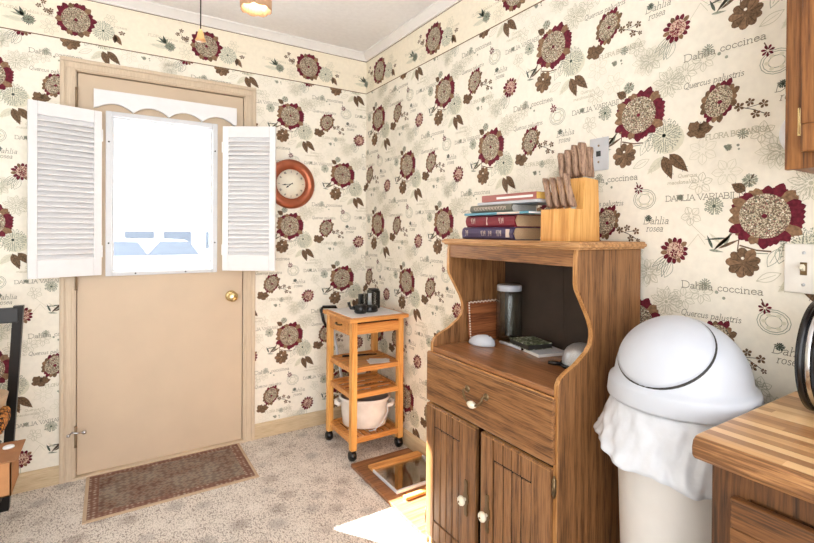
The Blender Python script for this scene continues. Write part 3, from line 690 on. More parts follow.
# ---- shutters
def shutter(label, p_in, p_out, z0, z1):
    d = Vector((p_out[0] - p_in[0], p_out[1] - p_in[1], 0)); w = d.length
    t = thing('louvred_shutter', label, 'shutter', (p_in[0], p_in[1], z0), math.atan2(d.y, d.x), 'shutters beside the door window')
    h = z1 - z0; st = .034; th = .011
    bm = BM(); box(bm, 0, st, -th, th, 0, h, .003); box(bm, w - st, w, -th, th, 0, h, .003); box(bm, st, w - st, -th, th, 0, .085, .003); box(bm, st, w - st, -th, th, h - .062, h, .003)
    obj('frame', bm, [M['white']], t, False)
    bm = BM(); n = 27; zz0, zz1 = .085, h - .062; pit = (zz1 - zz0) / n
    for k in range(n):
        zc = zz0 + pit * (k + .5)
        Mx = Matrix.Translation((w / 2, 0, zc)) @ Matrix.Rotation(math.radians(47 if d.x > 0 else -47), 4, 'X')
        box(bm, -(w / 2 - st), w / 2 - st, -.0175, .0175, -.0028, .0028, .0012, 1, 0, Mx)
    obj('louvres', bm, [M['white']], t, False)
    for z in (.12, h - .12):
        bm = BM(); box(bm, -.004, .006, -.013, .013, z - .03, z + .03, .001); obj('hinge', bm, [M['white']], t, False)
    return t
shutter('white louvred shutter swung open on the left of the door window', (-1.512, -.03), (-1.794, -.114), 1.02, 1.843)
shutter('white louvred shutter swung open on the right, overlapping the copper clock', (-.929, -.03), (-.675, -.189), 1.02, 1.843)

# ---- clock
t = thing('wall_clock', 'round copper rimmed wall clock half hidden behind the right shutter', 'clock', (-.526, -.002, 1.54))
bm = BM(); lathe(bm, [(.152, 0), (.153, .012), (.146, .026), (.13, .034), (.112, .033), (.098, .022), (.092, .012), (.09, .012)], (-.526, -.001, 1.54), 64, axis='Y'); obj('copper_rim', bm, [M['copper']], t)
bm = BM(); lathe(bm, [(0, .012), (.093, .012), (.093, .008)], (-.526, -.001, 1.54), 48, axis='Y'); obj('dial', bm, [M['clockface']], t)
for k in range(12):
    bm = BM(); a = k * PI / 6
    txt = 'IIIIII'[:1 + (k % 3)]
    for i, ch in enumerate(txt):
        dx = (i - (len(txt) - 1) / 2) * .0045
        Mx = Matrix.Translation((-.526 + .076 * sin(a), -.0145, 1.54 + .076 * cos(a))) @ Matrix.Rotation(a, 4, 'Y')
        box(bm, dx - .0011, dx + .0011, 0, .001, -.006, .006, 0, 1, 0, Mx)
    obj('numeral', bm, [M['ink']], t)
for nm, ang, L, wd in (('minute_hand', 8.72 / 12 * 2 * PI - .0, .062, .005), ('hour_hand', 7.75 / 12 * 2 * PI, .042, .007)):
    bm = BM(); Mx = Matrix.Translation((-.526, -.0165, 1.54)) @ Matrix.Rotation(ang, 4, 'Y')
    prism(bm, [(-wd * .3, -.012), (wd * .3, -.012), (wd * .3, L * .5), (wd * .8, L * .62), (0, L), (-wd * .8, L * .62), (-wd * .3, L * .5)], 'Y', 0, .001, mtx=Mx); obj(nm, bm, [M['ink']], t)

# ---- light fixture with pull chain
FX = (-1.10, -1.18)
t = thing('ceiling_light', 'ceiling light fitting with ribbed glass shade and a hanging pull cord', 'lamp', (FX[0], FX[1], H))
bm = BM(); lathe(bm, [(0, 0), (.075, 0), (.07, -.02), (.03, -.035), (.014, -.04), (.014, -.12), (.04, -.13), (.045, -.16), (.02, -.18), (0, -.182)], (FX[0], FX[1], H), 32); obj('canopy', bm, [M['brass']], t)
for k, ang in enumerate((.985, 3.08, -1.11)):
    c = Vector((FX[0] + .165 * cos(ang), FX[1] + .165 * sin(ang), H - .235))
    bm = BM(); tube(bm, [(FX[0] + .03 * cos(ang), FX[1] + .03 * sin(ang), H - .145), (FX[0] + .1 * cos(ang), FX[1] + .1 * sin(ang), H - .15), (c.x, c.y, H - .17), (c.x, c.y, c.z)], .008, 10); arm = obj('arm', bm, [M['brass']], t)
    bm = BM()
    rib = lambda a, r, h, j: (r * (1 + .035 * abs(sin(a * 14)) * (1 if j < 5 else 1)), h - (.006 * abs(cos(4 * a)) if j in (4, 5, 6) else 0))
    lathe(bm, [(.02, .0), (.03, -.02), (.048, -.05), (.056, -.08), (.056, -.12), (.052, -.12), (.05, -.075), (.03, -.03)], c, 112, rfun=rib)
    obj('glass_shade', bm, [M['shade']], arm)
ch = (-1.226, -1.2)
bm = BM(); tube(bm, [(FX[0] - .03, FX[1], H - .165), (ch[0] + .03, ch[1], H - .168), (ch[0], ch[1], H - .19), (ch[0], ch[1], 1.9)], .0022, 8); cord = obj('pull_cord', bm, [M['dark']], t)
bm = BM(); lathe(bm, [(0, .036), (.005, .036), (.009, .025), (.012, .01), (.017, 0), (0, -.001)], (ch[0], ch[1], 1.868), 20); obj('bell_pull', bm, [M['bellwood']], cord)

# ---- door mat
t = thing('door_mat', 'worn brown oriental patterned mat lying in front of the door', 'rug', (-1.2, -.235, 0))
bm = BM(); box(bm, -1.572, -.832, -.462, -.02, .001, .007, .002); obj('binding', bm, [M['rug_edge']], t)
bm = BM(); box(bm, -1.557, -.847, -.447, -.035, .005, .009, .001); obj('patterned_band', bm, [M['rug_band']], t)
bm = BM(); box(bm, -1.515, -.889, -.41, -.072, .006, .0098, .001); obj('woven_field', bm, [M['rug']], t)

# ================================================================ hutch cabinet
YR, YL = -1.979, -1.357
HB = (-.21, -1.668, 0)
hut = thing('hutch_cabinet', 'oak microwave hutch with open shelf, drawer and two planked doors', 'cabinet', HB)
side = [(-.016, 0), (-.016, 1.2), (-.328, 1.2), (-.332, 1.18), (-.333, 1.105), (-.329, 1.085), (-.30, 1.038), (-.272, .992), (-.260, .962), (-.2585, .94), (-.264, .918), (-.282, .898), (-.33, .868), (-.378, .848), (-.398, .836), (-.408, .818), (-.409, .80), (-.409, 0)]
for (a, b_, nm) in ((YR, YR + .017, 'side_panel'), (YL - .017, YL, 'side_panel')):
    bm = BM(); prism(bm, side, 'Y', a, b_, bev=.004); sp_ = obj(nm, bm, [M['oak_v']], hut)
    # pale edging follows the front curve
    bm = BM(); fr = side[2:]
    poly = fr + [(x + .003, z) for x, z in fr[::-1]]
    for (p, q) in zip(fr, fr[1:]):
        A = [(p[0] - .0025, p[1]), (q[0] - .0025, q[1]), (q[0] + .0005, q[1]), (p[0] + .0005, p[1])]
        prism(bm, A, 'Y', a + .002, b_ - .002)
    obj('edge_band', bm, [M['oak_edge_v']], sp_)
bm = BM()
tp = [(-.012, 1.2), (-.338, 1.2), (-.346, 1.205), (-.349, 1.212), (-.343, 1.219), (-.338, 1.2225), (-.012, 1.2225)]
box(bm, -.34, -.012, YR - .010, YL + .010, 1.2, 1.2065, .003); box(bm, -.349, -.012, YR - .018, YL + .018, 1.206, 1.217, .005, 3); box(bm, -.342, -.012, YR - .012, YL + .012, 1.215, 1.2225, .003)
obj('top_board', bm, [M['oak_top']], hut)
bm = BM(); box(bm, -.331, -.313, YR + .017, YL - .017, 1.150, 1.2, .002); obj('apron', bm, [M['oak_y']], hut)
bm = BM(); box(bm, -.412, -.03, YR + .017, YL - .017, .785, .805, .006, 3); obj('shelf', bm, [M['shelf']], hut)
bm = BM(); box(bm, -.03, -.022, YR + .017, YL - .017, .785, 1.2); box(bm, -.0315, -.029, -1.6835, -1.6815, .805, 1.2); obj('back_panel', bm, [M['dark_back']], hut)
bm = BM(); box(bm, -.404, -.03, YR + .017, YL - .017, .05, .07); box(bm, -.36, -.35, YR + .017, YL - .017, 0, .05); box(bm, -.03, -.022, YR + .017, YL - .017, .05, .785); obj('carcass', bm, [M['gap_shade']], hut)
# drawer
bm = BM(); box(bm, -.4255, -.4095, -1.972, -1.352, .594, .783, .006, 2); dr = obj('drawer', bm, [M['oak_y']], hut)
bm = BM(); prism(bm, [(-.4262, .776), (-.419, .7845), (-.4105, .7845), (-.4105, .776)], 'Y', -1.970, -1.354); obj('edge_band', bm, [M['oak_edge']], dr)  # pale strip paints the window highlight along the drawer top
bm = BM(); hy0, hy1, hz, hx = -1.602, -1.698, .707, -.426
for y in (hy0, hy1):
    lathe(bm, [(0, .008), (.006, .008), (.011, .004), (.0125, 0)], (hx, y, hz), 16, axis='X', mtx=None)
    lathe(bm, [(0, -.008), (.006, -.006), (.011, -.003), (.0125, 0)], (hx, y, hz), 16, axis='X')
    tube(bm, [(hx, y, hz), (hx - .02, y, hz)], .004, 8)
bail = [(hx - .018, hy0, hz), (hx - .02, hy0 - .003, hz - .016), (hx - .021, hy0 - .014, hz - .026), (hx - .022, hy0 - .03, hz - .034), (hx - .022, -1.65, hz - .036), (hx - .022, hy1 + .03, hz - .034), (hx - .021, hy1 + .014, hz - .026), (hx - .02, hy1 + .003, hz - .016), (hx - .018, hy1, hz)]
tube(bm, bail, .0042, 10); hd = obj('bail_handle', bm, [M['bronze']], dr)
bm = BM(); lathe(bm, [(0, -.02), (.006, -.018), (.011, -.008), (.0125, 0), (.011, .008), (.006, .018), (0, .02)], (hx - .022, -1.65, hz - .036), 18, axis='Y'); g = obj('grip', bm, [M['ivory']], hd); g['label'] = 'ivory ceramic grip'
# doors
def planked_door(y0, y1, grooves, ztop, zrail, zlow, zbot, knob_y, hinge_y):
    bm = BM(); x1, x0 = -.4095, -.4255; g = .0045
    box(bm, x0 + .006, x1, y0 + .002, y1 - .002, zbot + .003, ztop - .004)
    ys = [y1] + grooves + [y0]
    for i in range(len(ys) - 1):
        a, b_ = ys[i + 1] + (g / 2 if i < len(ys) - 2 else 0), ys[i] - (g / 2 if i else 0)
        if i in (0, len(ys) - 2): box(bm, x0, x0 + .01, a, b_, zbot, ztop, .003, 2)
        else:
            box(bm, x0, x0 + .01, a, b_, zrail, ztop, .0015, 1); box(bm, x0 + .001, x0 + .01, a, b_, zlow + .004, zrail - .006, .003, 1); box(bm, x0, x0 + .01, a, b_, zbot, zlow, .0015, 1)
    d = obj('door', bm, [M['oak_v']], hut)
    bm = BM(); box(bm, x0 + .0055, x0 + .0065, y0 + .004, y1 - .004, zbot + .005, ztop - .006); obj('groove_shade', bm, [M['gap_shade']], d)  # dark sheet behind the planks paints the shade in the grooves
    bm = BM(); prism(bm, [(x0 - .0006, ztop - .006), (x0 + .006, ztop + .0005), (x1, ztop + .0005), (x1, ztop - .003)], 'Y', y0 + .001, y1 - .001); obj('edge_band', bm, [M['oak_edge']], d)  # pale bevel strip paints window light on the top edge of the door
    zc = (zrail + zlow) / 2
    bm = BM(); zk = .327; kx = x0
    pl = [(-.0045, -.062), (.0045, -.062), (.006, -.05), (.0045, -.042), (.0055, -.02), (.009, -.01), (.009, .01), (.0055, .02), (.0045, .042), (.006, .05), (.0045, .062), (-.0045, .062), (-.006, .05), (-.0045, .042), (-.0055, .02), (-.009, .01), (-.009, -.01), (-.0055, -.02), (-.0045, -.042), (-.006, -.05)]
    prism(bm, [(knob_y + a * 1.5, zk + b_) for a, b_ in pl], 'X', kx - .004, kx + .001, bev=.001); bp2 = obj('knob_plate', bm, [M['bronze']], d)
    bm = BM(); lathe(bm, [(0, -.032), (.007, -.031), (.0145, -.027), (.0165, -.021), (.0145, -.015), (.007, -.012), (.005, -.003), (.005, 0)], (kx - .002, knob_y, zk - .004), 24, axis='X'); k_ = obj('knob', bm, [M['ivory']], bp2); k_['label'] = 'ivory ceramic knob'
    bm = BM(); lathe(bm, [(0, -.0345), (.003, -.034), (.0035, -.031)], (kx - .002, knob_y, zk - .004), 12, axis='X'); obj('knob_screw', bm, [M['bronze']], k_)
    for z in (.535, .13):
        bm = BM(); s = 1 if hinge_y > -1.6 else -1
        tube(bm, [(x0 + .006, hinge_y, z - .032), (x0 + .006, hinge_y, z - .018), (x0 + .006, hinge_y, z + .018), (x0 + .006, hinge_y, z + .032)], [.002, .0055, .0055, .002], 10)
        tube(bm, [(x0 + .006, hinge_y, z - .022), (x0 + .006, hinge_y, z + .022)], .0062, 10)
        obj('hinge', bm, [M['bronze']], d)
planked_door(-1.647, -1.354, [-1.404, -1.446, -1.482, -1.518, -1.557], .583, .508, .143, .07, -1.600, -1.347)
planked_door(-1.966, -1.673, [-1.732, -1.776, -1.813, -1.852, -1.893], .583, .514, .143, .07, -1.708, -1.974)

# ================================================================ things in / on the hutch
TZ = 1.2225
def book(label, x0, x1, y0, y1, z0, z1, cover, pages, hard=True, marks=None, rot=0.0, marks_mat='gilt'):
    """spine faces -x (the room); y1 is the far end of the spine"""
    cx, cy = (x0 + x1) / 2, (y0 + y1) / 2
    t = thing('book', label, 'book', (cx, cy, z0), rot, 'books stacked on the hutch top')
    w, l, h = x1 - x0, y1 - y0, z1 - z0; c = .0025 if hard else .0012
    bm = BM(); prof = []
    r = h * .3 if hard else .001
    outer = [(w / 2, h), (-w / 2 + r, h), (-w / 2 + r * .3, h * .85), (-w / 2, h * .5), (-w / 2 + r * .3, h * .15), (-w / 2 + r, 0), (w / 2, 0)]
    inner = [(w / 2, c), (-w / 2 + r + c, c), (-w / 2 + c * 1.5, h * .5), (-w / 2 + r + c, h - c), (w / 2, h - c)]
    prism(bm, outer + inner, 'Y', -l / 2, l / 2); cv = obj('cover', bm, [M[cover]], t, False)
    bm = BM(); e = .004 if hard else 0.0005; box(bm, -w / 2 + r + c, w / 2 - e, -l / 2 + e, l / 2 - e, c, h - c); obj('pages', bm, [M[pages]], t, False)
    if marks:
        for (ya, yb, za, zb, kind) in marks:
            bm = BM()
            if kind == 'bar': box(bm, -w / 2 - .0006, -w / 2 + .003, ya * l - l / 2, yb * l - l / 2, za * h, zb * h)
            else:
                rr = random.Random(int(ya * 100))
                n = max(1, int((yb - ya) * l / .008))
                for k in range(n):
                    yy = (ya + (yb - ya) * (k + .5) / n) * l - l / 2
                    zz0, zz1 = za * h, zb * h
                    s0 = [(yy - .0026, zz0), (yy - .0026, zz1), (yy + .0018, zz1), (yy + .0022, (zz0 + zz1) / 2), (yy - .002, (zz0 + zz1) / 2)]
                    if k % 2: s0 = [(yy + .0024, zz1), (yy - .002, zz1 * .9 + zz0 * .1), (yy - .0026, zz0), (yy + .0026, zz0)]
                    tube(bm, [(-w / 2 - .0002, a, b_) for a, b_ in s0], .0009, 5)
            obj('spine_lettering', bm, [M[marks_mat]], cv, False)
    return t
YF = -1.36
book('thick navy purple hardback at the bottom of the stack on the hutch', -.275, -.125, -1.660, -1.378, TZ, TZ + .046, 'navy', 'pages', True, [(.06, .12, .2, .85, 'bar'), (.2, .3, .3, .75, 'glyph'), (.38, .46, .3, .7, 'glyph'), (.5, .6, .3, .7, 'glyph'), (.86, .93, .3, .75, 'glyph')])
book('burgundy hardback second from the bottom, with pale marks on its spine', -.272, -.12, -1.665, -1.398, TZ + .047, TZ + .091, 'burg', 'pages', True, [(.2, .3, .3, .75, 'glyph'), (.53, .54, .15, .85, 'bar'), (.78, .88, .3, .75, 'glyph')])
book('thin teal and white booklet lying on the burgundy hardback', -.282, -.13, -1.74, -1.402, TZ + .092, TZ + .101, 'teal', 'paper', False, [(.12, .45, .1, .9, 'bar')])
book('grey olive book with a pale lettered spine, in the middle of the stack', -.268, -.13, -1.645, -1.42, TZ + .102, TZ + .13, 'olive', 'pages_g', True, [(.12, .9, .3, .72, 'glyph')])
book('thin pale grey book jutting out to the right near the top of the stack', -.26, -.10, -1.762, -1.455, TZ + .131, TZ + .141, 'palegrey', 'paper', True)
book('faded rose paperback with yellowed pages on top of the stack', -.258, -.13, -1.752, -1.478, TZ + .142, TZ + .167, 'rose', 'pages_y', False, [(.05, .7, .3, .62, 'bar')], 0, 'paper')

# knife block: fan of slots, two steps
KB = Vector((-.272, -1.777, TZ)); kbang = 0.0
kb = thing('knife_block', 'two tier beech knife block on the right of the hutch top', 'knife block', (-.2, -1.84, TZ))
bm = BM(); prism(bm, [(-.27, TZ), (-.12, TZ), (-.125, TZ + .115), (-.13, TZ + .2), (-.195, TZ + .205), (-.205, TZ + .103), (-.268, TZ + .103)], 'Y', -1.9, -1.782, bev=.003)
obj('block', bm, [M['block']], kb)
for k in range(4): y = -1.797 - k * .029; bm = BM(); box(bm, -.236, -.222, y - .006, y + .006, TZ + .1, TZ + .1036); obj('slot', bm, [M['gap_shade']], kb)
for k in range(4): y = -1.797 - k * .029; bm = BM(); box(bm, -.168, -.154, y - .006, y + .006, TZ + .196, TZ + .2045); obj('slot', bm, [M['gap_shade']], kb)
def knife(label, base, h, wid, lean, rot, grp):
    t = thing('kitchen_knife', label, 'knife', base, rot, grp)
    bm = BM(); n = 9; rings = []
    for i in range(n):
        f = i / (n - 1)
        w = wid * (.42 + .14 * sin(f * PI * 2.2 + .5) + .06 * f); 
        if f > .92: w *= .72
        d = wid * (.30 + .05 * sin(f * PI)); 
        if f > .92: d *= .7
        cx, cy = -lean[0] * f * h, lean[1] * f * h + wid * .1 * sin(f * PI)
        rings.append([bm.verts.new((cx + w * cos(a) * (.95 if abs(cos(a)) > .7 else 1), cy + d * sin(a), .006 + f * h)) for a in [2 * PI * k / 12 for k in range(12)]])
    for A, B2 in zip(rings, rings[1:]):
        for k in range(12):
            f_ = bm.faces.new((A[k], A[(k + 1) % 12], B2[(k + 1) % 12], B2[k])); f_.smooth = True
    bm.faces.new(rings[0][::-1]); bm.faces.new(rings[-1])
    obj('handle', bm, [M['handle']], t, False)
    bm = BM(); box(bm, -wid * .3, wid * .3, -.0012, .0012, -.0005, .009); obj('blade', bm, [M['chrome']], t, False)
    for f in (.3, .65): bm = BM(); lathe(bm, [(0, -wid * .38), (.002, -wid * .38), (.002, wid * .38), (0, wid * .38)], (-lean[0] * f * h, lean[1] * f * h + wid * .09, .006 + f * h), 8, axis='Y'); obj('rivet', bm, [M['bronze']], t, False)
names_f = ['farthest left', 'second from the left', 'third from the left', 'rightmost']
for k in range(4):
    knife('small wooden handled knife, %s of four in the block\'s lower front row' % names_f[k], (-.232, -1.797 - k * .029, TZ + .1036), .098 if k < 3 else .106, .030, (.18, .13 + .02 * (k == 3)), 0, 'small knives in the front row of the block')
for k in range(4):
    knife('larger wooden handled knife, %s of four in the block\'s upper row' % names_f[k], (-.170, -1.797 - k * .029, TZ + .2050), (.085, .092, .104, .108)[k], .034 if k < 3 else .040, (.12, .08), 0, 'large knives in the upper rows of the block')
for k in range(2):
    knife(('short knife handle showing behind the left of the upper row', 'short knife handle showing behind the middle of the upper row')[k], (-.146, -1.80 - k * .035, TZ + .2040), .10, .030, (.04, .05), 0, 'large knives in the upper rows of the block')
knife('dark knife handle at the far right corner of the block, behind the others', (-.148, -1.884, TZ + .2030), .098, .032, (.03, .02), 0, 'large knives in the upper rows of the block')

SZ = .805
# jar
t = thing('glass_jar', 'empty tall glass jar with white lid on the hutch shelf', 'jar', (-.092, -1.462, SZ))
c = (-.092, -1.462, SZ)
bm = BM(); lathe(bm, [(0, .003), (.046, .003), (.0515, .008), (.053, .02), (.053, .185), (.051, .197), (.045, .207), (.044, .215), (.0425, .215), (.0435, .206), (.0495, .195), (.0512, .183), (.0512, .02), (.048, .009), (0, .007)], c, 44); 
for z in (.05, .06, .16): lathe(bm, [(.0532, z), (.0542, z + .003), (.0532, z + .006)], c, 44)
for k in range(5):
    a = 3.7 + .1 * k; lathe(bm, [(0, -.002), (.007, 0), (0, .002)], (c[0] + .0525 * cos(a), c[1] + .0525 * sin(a), SZ + .085 + .014 * (k % 3)), 10, axis='X')
obj('body', bm, [M['jarglass']], t)
bm = BM(); lathe(bm, [(0, .232), (.044, .232), (.0485, .229), (.0495, .225), (.0495, .207), (.047, .207), (.047, .226), (0, .227)], c, 44, rfun=lambda a, r, h, j: (r * (1 + (.008 * sin(60 * a) if j in (3, 4) else 0)), h)); obj('lid', bm, [M['white_plastic']], t)
# mouse
bm = BM(); lathe(bm, [(0, .0), (.95, .0), (1, .15), (.93, .45), (.7, .8), (.4, .97), (0, 1.03)], (0, 0, 0), 32)
for v in bm.verts:
    x, y, z = v.co; v.co = Vector((x * .033 * (1 + .06 * cos(y * 3)), y * .056, z * (.039 - .006 * y)))
t = thing('computer_mouse', 'white computer mouse on the left of the hutch shelf', 'mouse', (-.232, -1.455, SZ + .0006), math.radians(24))
obj('shell', bm, [M['white_plastic']], t, False)
bm = BM(); lathe(bm, [(0, -.002), (.005, -.002), (.005, .002), (0, .002)], (0, -.03, .0345), 16, axis='X'); obj('scroll_wheel', bm, [M['dark']], t, False)
# leaning board with stitched edge
t = thing('leaning_board', 'brown wooden board with white stitched edge leaning inside the hutch', 'board', (-.165, -1.385, SZ))
Mx = Matrix.Translation((-.165, -1.4, SZ)) @ Matrix.Rotation(math.radians(-5), 4, 'X')
bm = BM(); box(bm, -.083, .077, -.004, .006, .0008, .163, .003, 2, 0, Mx); obj('panel', bm, [M['leanwood']], t)
bm = BM()
for k in range(17): x = -.078 + k * .0095; lathe(bm, [(0, -.004), (.0035, -.002), (.0035, .002), (0, .004)], Mx @ Vector((x, -.004, .158 + .003 * (k % 2))), 8)
for k in range(14): z = .012 + k * .0105; lathe(bm, [(0, -.004), (.0032, -.002), (.0032, .002), (0, .004)], Mx @ Vector((-.08, -.0045, z)), 8)
obj('stitching', bm, [M['stitch']], t)
# pen
t = thing('marker_pen', 'white marker pen with dark cap lying in front of the jar', 'pen', (-.157, -1.545, SZ))
bm = BM(); tube(bm, [(-.152, -1.475, SZ + .0065), (-.162, -1.603, SZ + .0065)], .0062, 14); obj('barrel', bm, [M['white_plastic']], t)
bm = BM(); tube(bm, [(-.162, -1.603, SZ + .0065), (-.1627, -1.613, SZ + .0065), (-.163, -1.618, SZ + .0065)], [.0062, .0045, .003], 14); obj('cap', bm, [M['black']], t)
# notepad and patterned notebook
t = thing('notepad', 'white notepad under the patterned notebook on the hutch shelf', 'notepad', (-.115, -1.66, SZ))
Mx = Matrix.Translation((-.113, -1.648, SZ)) @ Matrix.Rotation(math.radians(-14), 4, 'Z')
bm = BM(); box(bm, -.06, .06, -.075, .08, .0005, .012, .001, 1, 0, Mx); obj('paper_block', bm, [M['paper']], t)
bm = BM(); box(bm, -.061, .061, -.076, .081, .0121, .0132, 0, 1, 0, Mx); obj('cover', bm, [M['palegrey']], t)
def mk_pat():
    m, nt, b = new_mat('green and white print cover'); tc = node(nt, 'ShaderNodeTexCoord'); nz = node(nt, 'ShaderNodeTexNoise', Scale=38.0, Detail=6.0, Distortion=2.0)
    nt.links.new(tc.outputs['Object'], nz.inputs['Vector']); r = ramp(nt, nz.outputs['Fac'], [(0.38, (30, 40, 30)), (0.48, (84, 100, 66)), (0.56, (126, 134, 104)), (0.64, (222, 224, 214))])
    nt.links.new(r.outputs[0], b.inputs['Base Color']); b.inputs['Roughness'].default_value = 0.4; return m
M['pat'] = mk_pat()
t = thing('notebook', 'notebook with green and white patterned cover beside the glass jar', 'notebook', (-.1, -1.6, SZ + .0133))
Mx = Matrix.Translation((-.118, -1.605, SZ + .0133)) @ Matrix.Rotation(math.radians(-12), 4, 'Z')
bm = BM(); box(bm, -.052, .052, -.058, .062, .002, .018, 0, 1, 0, Mx); obj('pages', bm, [M['dark']], t)
bm = BM(); box(bm, -.054, .054, -.06, .064, .018, .0205, .0008, 1, 0, Mx); box(bm, -.054, .054, -.06, .064, .0002, .002, .0006, 1, 0, Mx); obj('cover', bm, [M['pat']], t)
# strainer upside down
t = thing('mesh_strainer', 'steel mesh strainer turned upside down, black rim, at the shelf\'s right end', 'strainer', (-.16, -1.86, SZ))
c = (-.165, -1.868, SZ)
bm = BM(); lathe(bm, [(.0615, .014), (.061, .03), (.056, .05), (.046, .066), (.03, .077), (.014, .082), (0, .083)], c, 36); obj('mesh_bowl', bm, [M['steel_mesh']], t)
bm = BM(); tube(bm, [(c[0] + .063 * cos(a), c[1] + .063 * sin(a), SZ + .011) for a in [2 * PI * k / 36 for k in range(36)]], .0055, 10, closed=True); lathe(bm, [(.066, .016), (.0665, .006), (.064, .004)], c, 36); obj('rim', bm, [M['black']], t)
bm = BM(); tube(bm, [(c[0] - .05, c[1] + .04, SZ + .012), (c[0] - .066, c[1] + .06, SZ + .013), (c[0] - .072, c[1] + .075, SZ + .012)], [.006, .0075, .006], 10); obj('handle_lug', bm, [M['black']], t)

# ================================================================ kitchen cart
cart = thing('kitchen_cart', 'small orange pine kitchen trolley with white tile top, in the corner', 'cart', (-.205, -.395, 0))
LEG = [(-.361, -.25), (-.355, -.555), (-.052, -.541), (-.058, -.245)]
lw = .017
for (x, y) in LEG:
    bm = BM(); box(bm, x - lw, x + lw, y - lw, y + lw, .058, .757, .003); obj('leg', bm, [M['pine']], cart)
for (x, y) in LEG:
    bm = BM(); lathe(bm, [(0, -.021), (.014, -.021), (.024, -.016), (.0285, -.006), (.029, 0), (.0285, .006), (.024, .016), (.014, .021), (0, .021)], (x - .003, y, .029), 24, axis='X')
    cs = obj('caster', bm, [M['black']], cart)
    bm = BM(); box(bm, x - .014, x + .012, y - .018, y + .018, .036, .058, .004); tube(bm, [(x, y, .055), (x, y, .062)], .008, 10); obj('fork', bm, [M['black']], cs)
bm = BM(); box(bm, -.394, -.022, -.592, -.210, .757, .778, .004); box(bm, -.372, -.046, -.57, -.234, .776, .780); obj('top_frame', bm, [M['pine_x']], cart)
bm = BM(); box(bm, -.370, -.048, -.568, -.236, .7795, .7825, .001); tl = obj('tile_top', bm, [M['tile']], cart); tl['label'] = 'white tiled top'
bm = BM()
for (a, b_) in ((LEG[1], LEG[2]), (LEG[0], LEG[3])):
    y = (a[1] + b_[1]) / 2; box(bm, a[0] + lw, b_[0] - lw, y - .008, y + .008, .684, .741 if a is LEG[1] else .757, .001)
x = -.055; box(bm, x - .008, x + .008, LEG[2][1] + lw, LEG[3][1] - lw, .684, .757)
obj('apron', bm, [M['pine_x']], cart)
bm = BM(); box(bm, -.372, -.355, -.537, -.268, .68, .75, .002); d_ = obj('drawer', bm, [M['pine_x']], cart)
bm = BM(); box(bm, -.355, -.07, -.53, -.27, .69, .752); obj('drawer_shade_box', bm, [M['gap_shade']], d_)  # near-black drawer body, added to paint the shade in the slot under the top
bm = BM(); tube(bm, [(-.372, -.375, .725), (-.386, -.38, .724), (-.388, -.41, .722), (-.386, -.44, .724), (-.372, -.445, .725)], .0045, 8); obj('drawer_pull', bm, [M['bronze']], d_)
def slat_shelf(z, along, n, w, name, rails=True, hi=0.02):
    bm = BM(); x0, x1, y0, y1 = -.36, -.053, -.555, -.245
    for (a, b_) in ((LEG[1], LEG[2]), (LEG[0], LEG[3])):
        y = (a[1] + b_[1]) / 2; box(bm, a[0] + lw, b_[0] - lw, y - .008, y + .008, z - .012, z + .016, .002)
    for (a, b_) in ((LEG[1], LEG[0]), (LEG[2], LEG[3])):
        xx = (a[0] + b_[0]) / 2; box(bm, xx - .008, xx + .008, a[1] + lw, b_[1] - lw, z - .012, z + .016, .002)
    obj(name + '_rails', bm, [M['pine_x']], cart)
    bm = BM()
    for k in range(n):
        f = (k + .5) / n
        if along == 'X': y = y0 + .012 + (y1 - y0 - .024) * f; box(bm, x0 + .008, x1 - .008, y - w / 2, y + w / 2, z - .002, z + .009, .0015)
        else: x = x0 + .012 + (x1 - x0 - .024) * f; box(bm, x - w / 2, x + w / 2, y0 + .008, y1 - .008, z - .002, z + .009, .0015)
    obj(name + '_slats', bm, [M['pine_x']], cart)
slat_shelf(.487, 'X', 6, .04, 'upper_shelf')
slat_shelf(.345, 'X', 4, .034, 'middle_shelf')
slat_shelf(.1, 'Y', 7, .026, 'bottom_shelf')

# slow cooker, oval, on the bottom shelf
t = thing('slow_cooker', 'oval white slow cooker on the bottom shelf of the trolley', 'slow cooker', (-.205, -.4, .117), -.60)
bm = BM(); lathe(bm, [(0, .004), (.118, .004), (.128, .012), (.136, .08), (.142, .15), (.150, .158), (.152, .168), (.146, .172), (.138, .168)], (0, 0, 0), 56, sx=1, sy=.76); lathe(bm, [(.1, 0), (.108, 0), (.108, .006), (.1, .006)], (0, 0, 0), 40, sy=.72); obj('pot', bm, [M['ceramic']], t, False)
bm = BM(); lathe(bm, [(.139, .169), (.132, .16), (.126, .1), (.12, .05), (0, .046)], (0, 0, 0), 56, sy=.76); obj('lining', bm, [M['grey_in']], t, False)
for s in (-1, 1):
    bm = BM(); tube(bm, [(s * .138, -.04, .125), (s * .162, -.033, .132), (s * .168, 0, .134), (s * .162, .033, .132), (s * .138, .04, .125)], [.012, .012, .013, .012, .012], 10); obj('handle', bm, [M['ceramic']], t, False)
bm = BM(); tube(bm, [(.136, -.035, .14), (.142, -.055, .1), (.12, -.08, .05), (.08, -.105, .018), (.06, -.11, .008), (.04, -.106, .004), (.05, -.1, .004), (.08, -.096, .006)], .003, 8); obj('cord', bm, [M['white_plastic']], t, False)

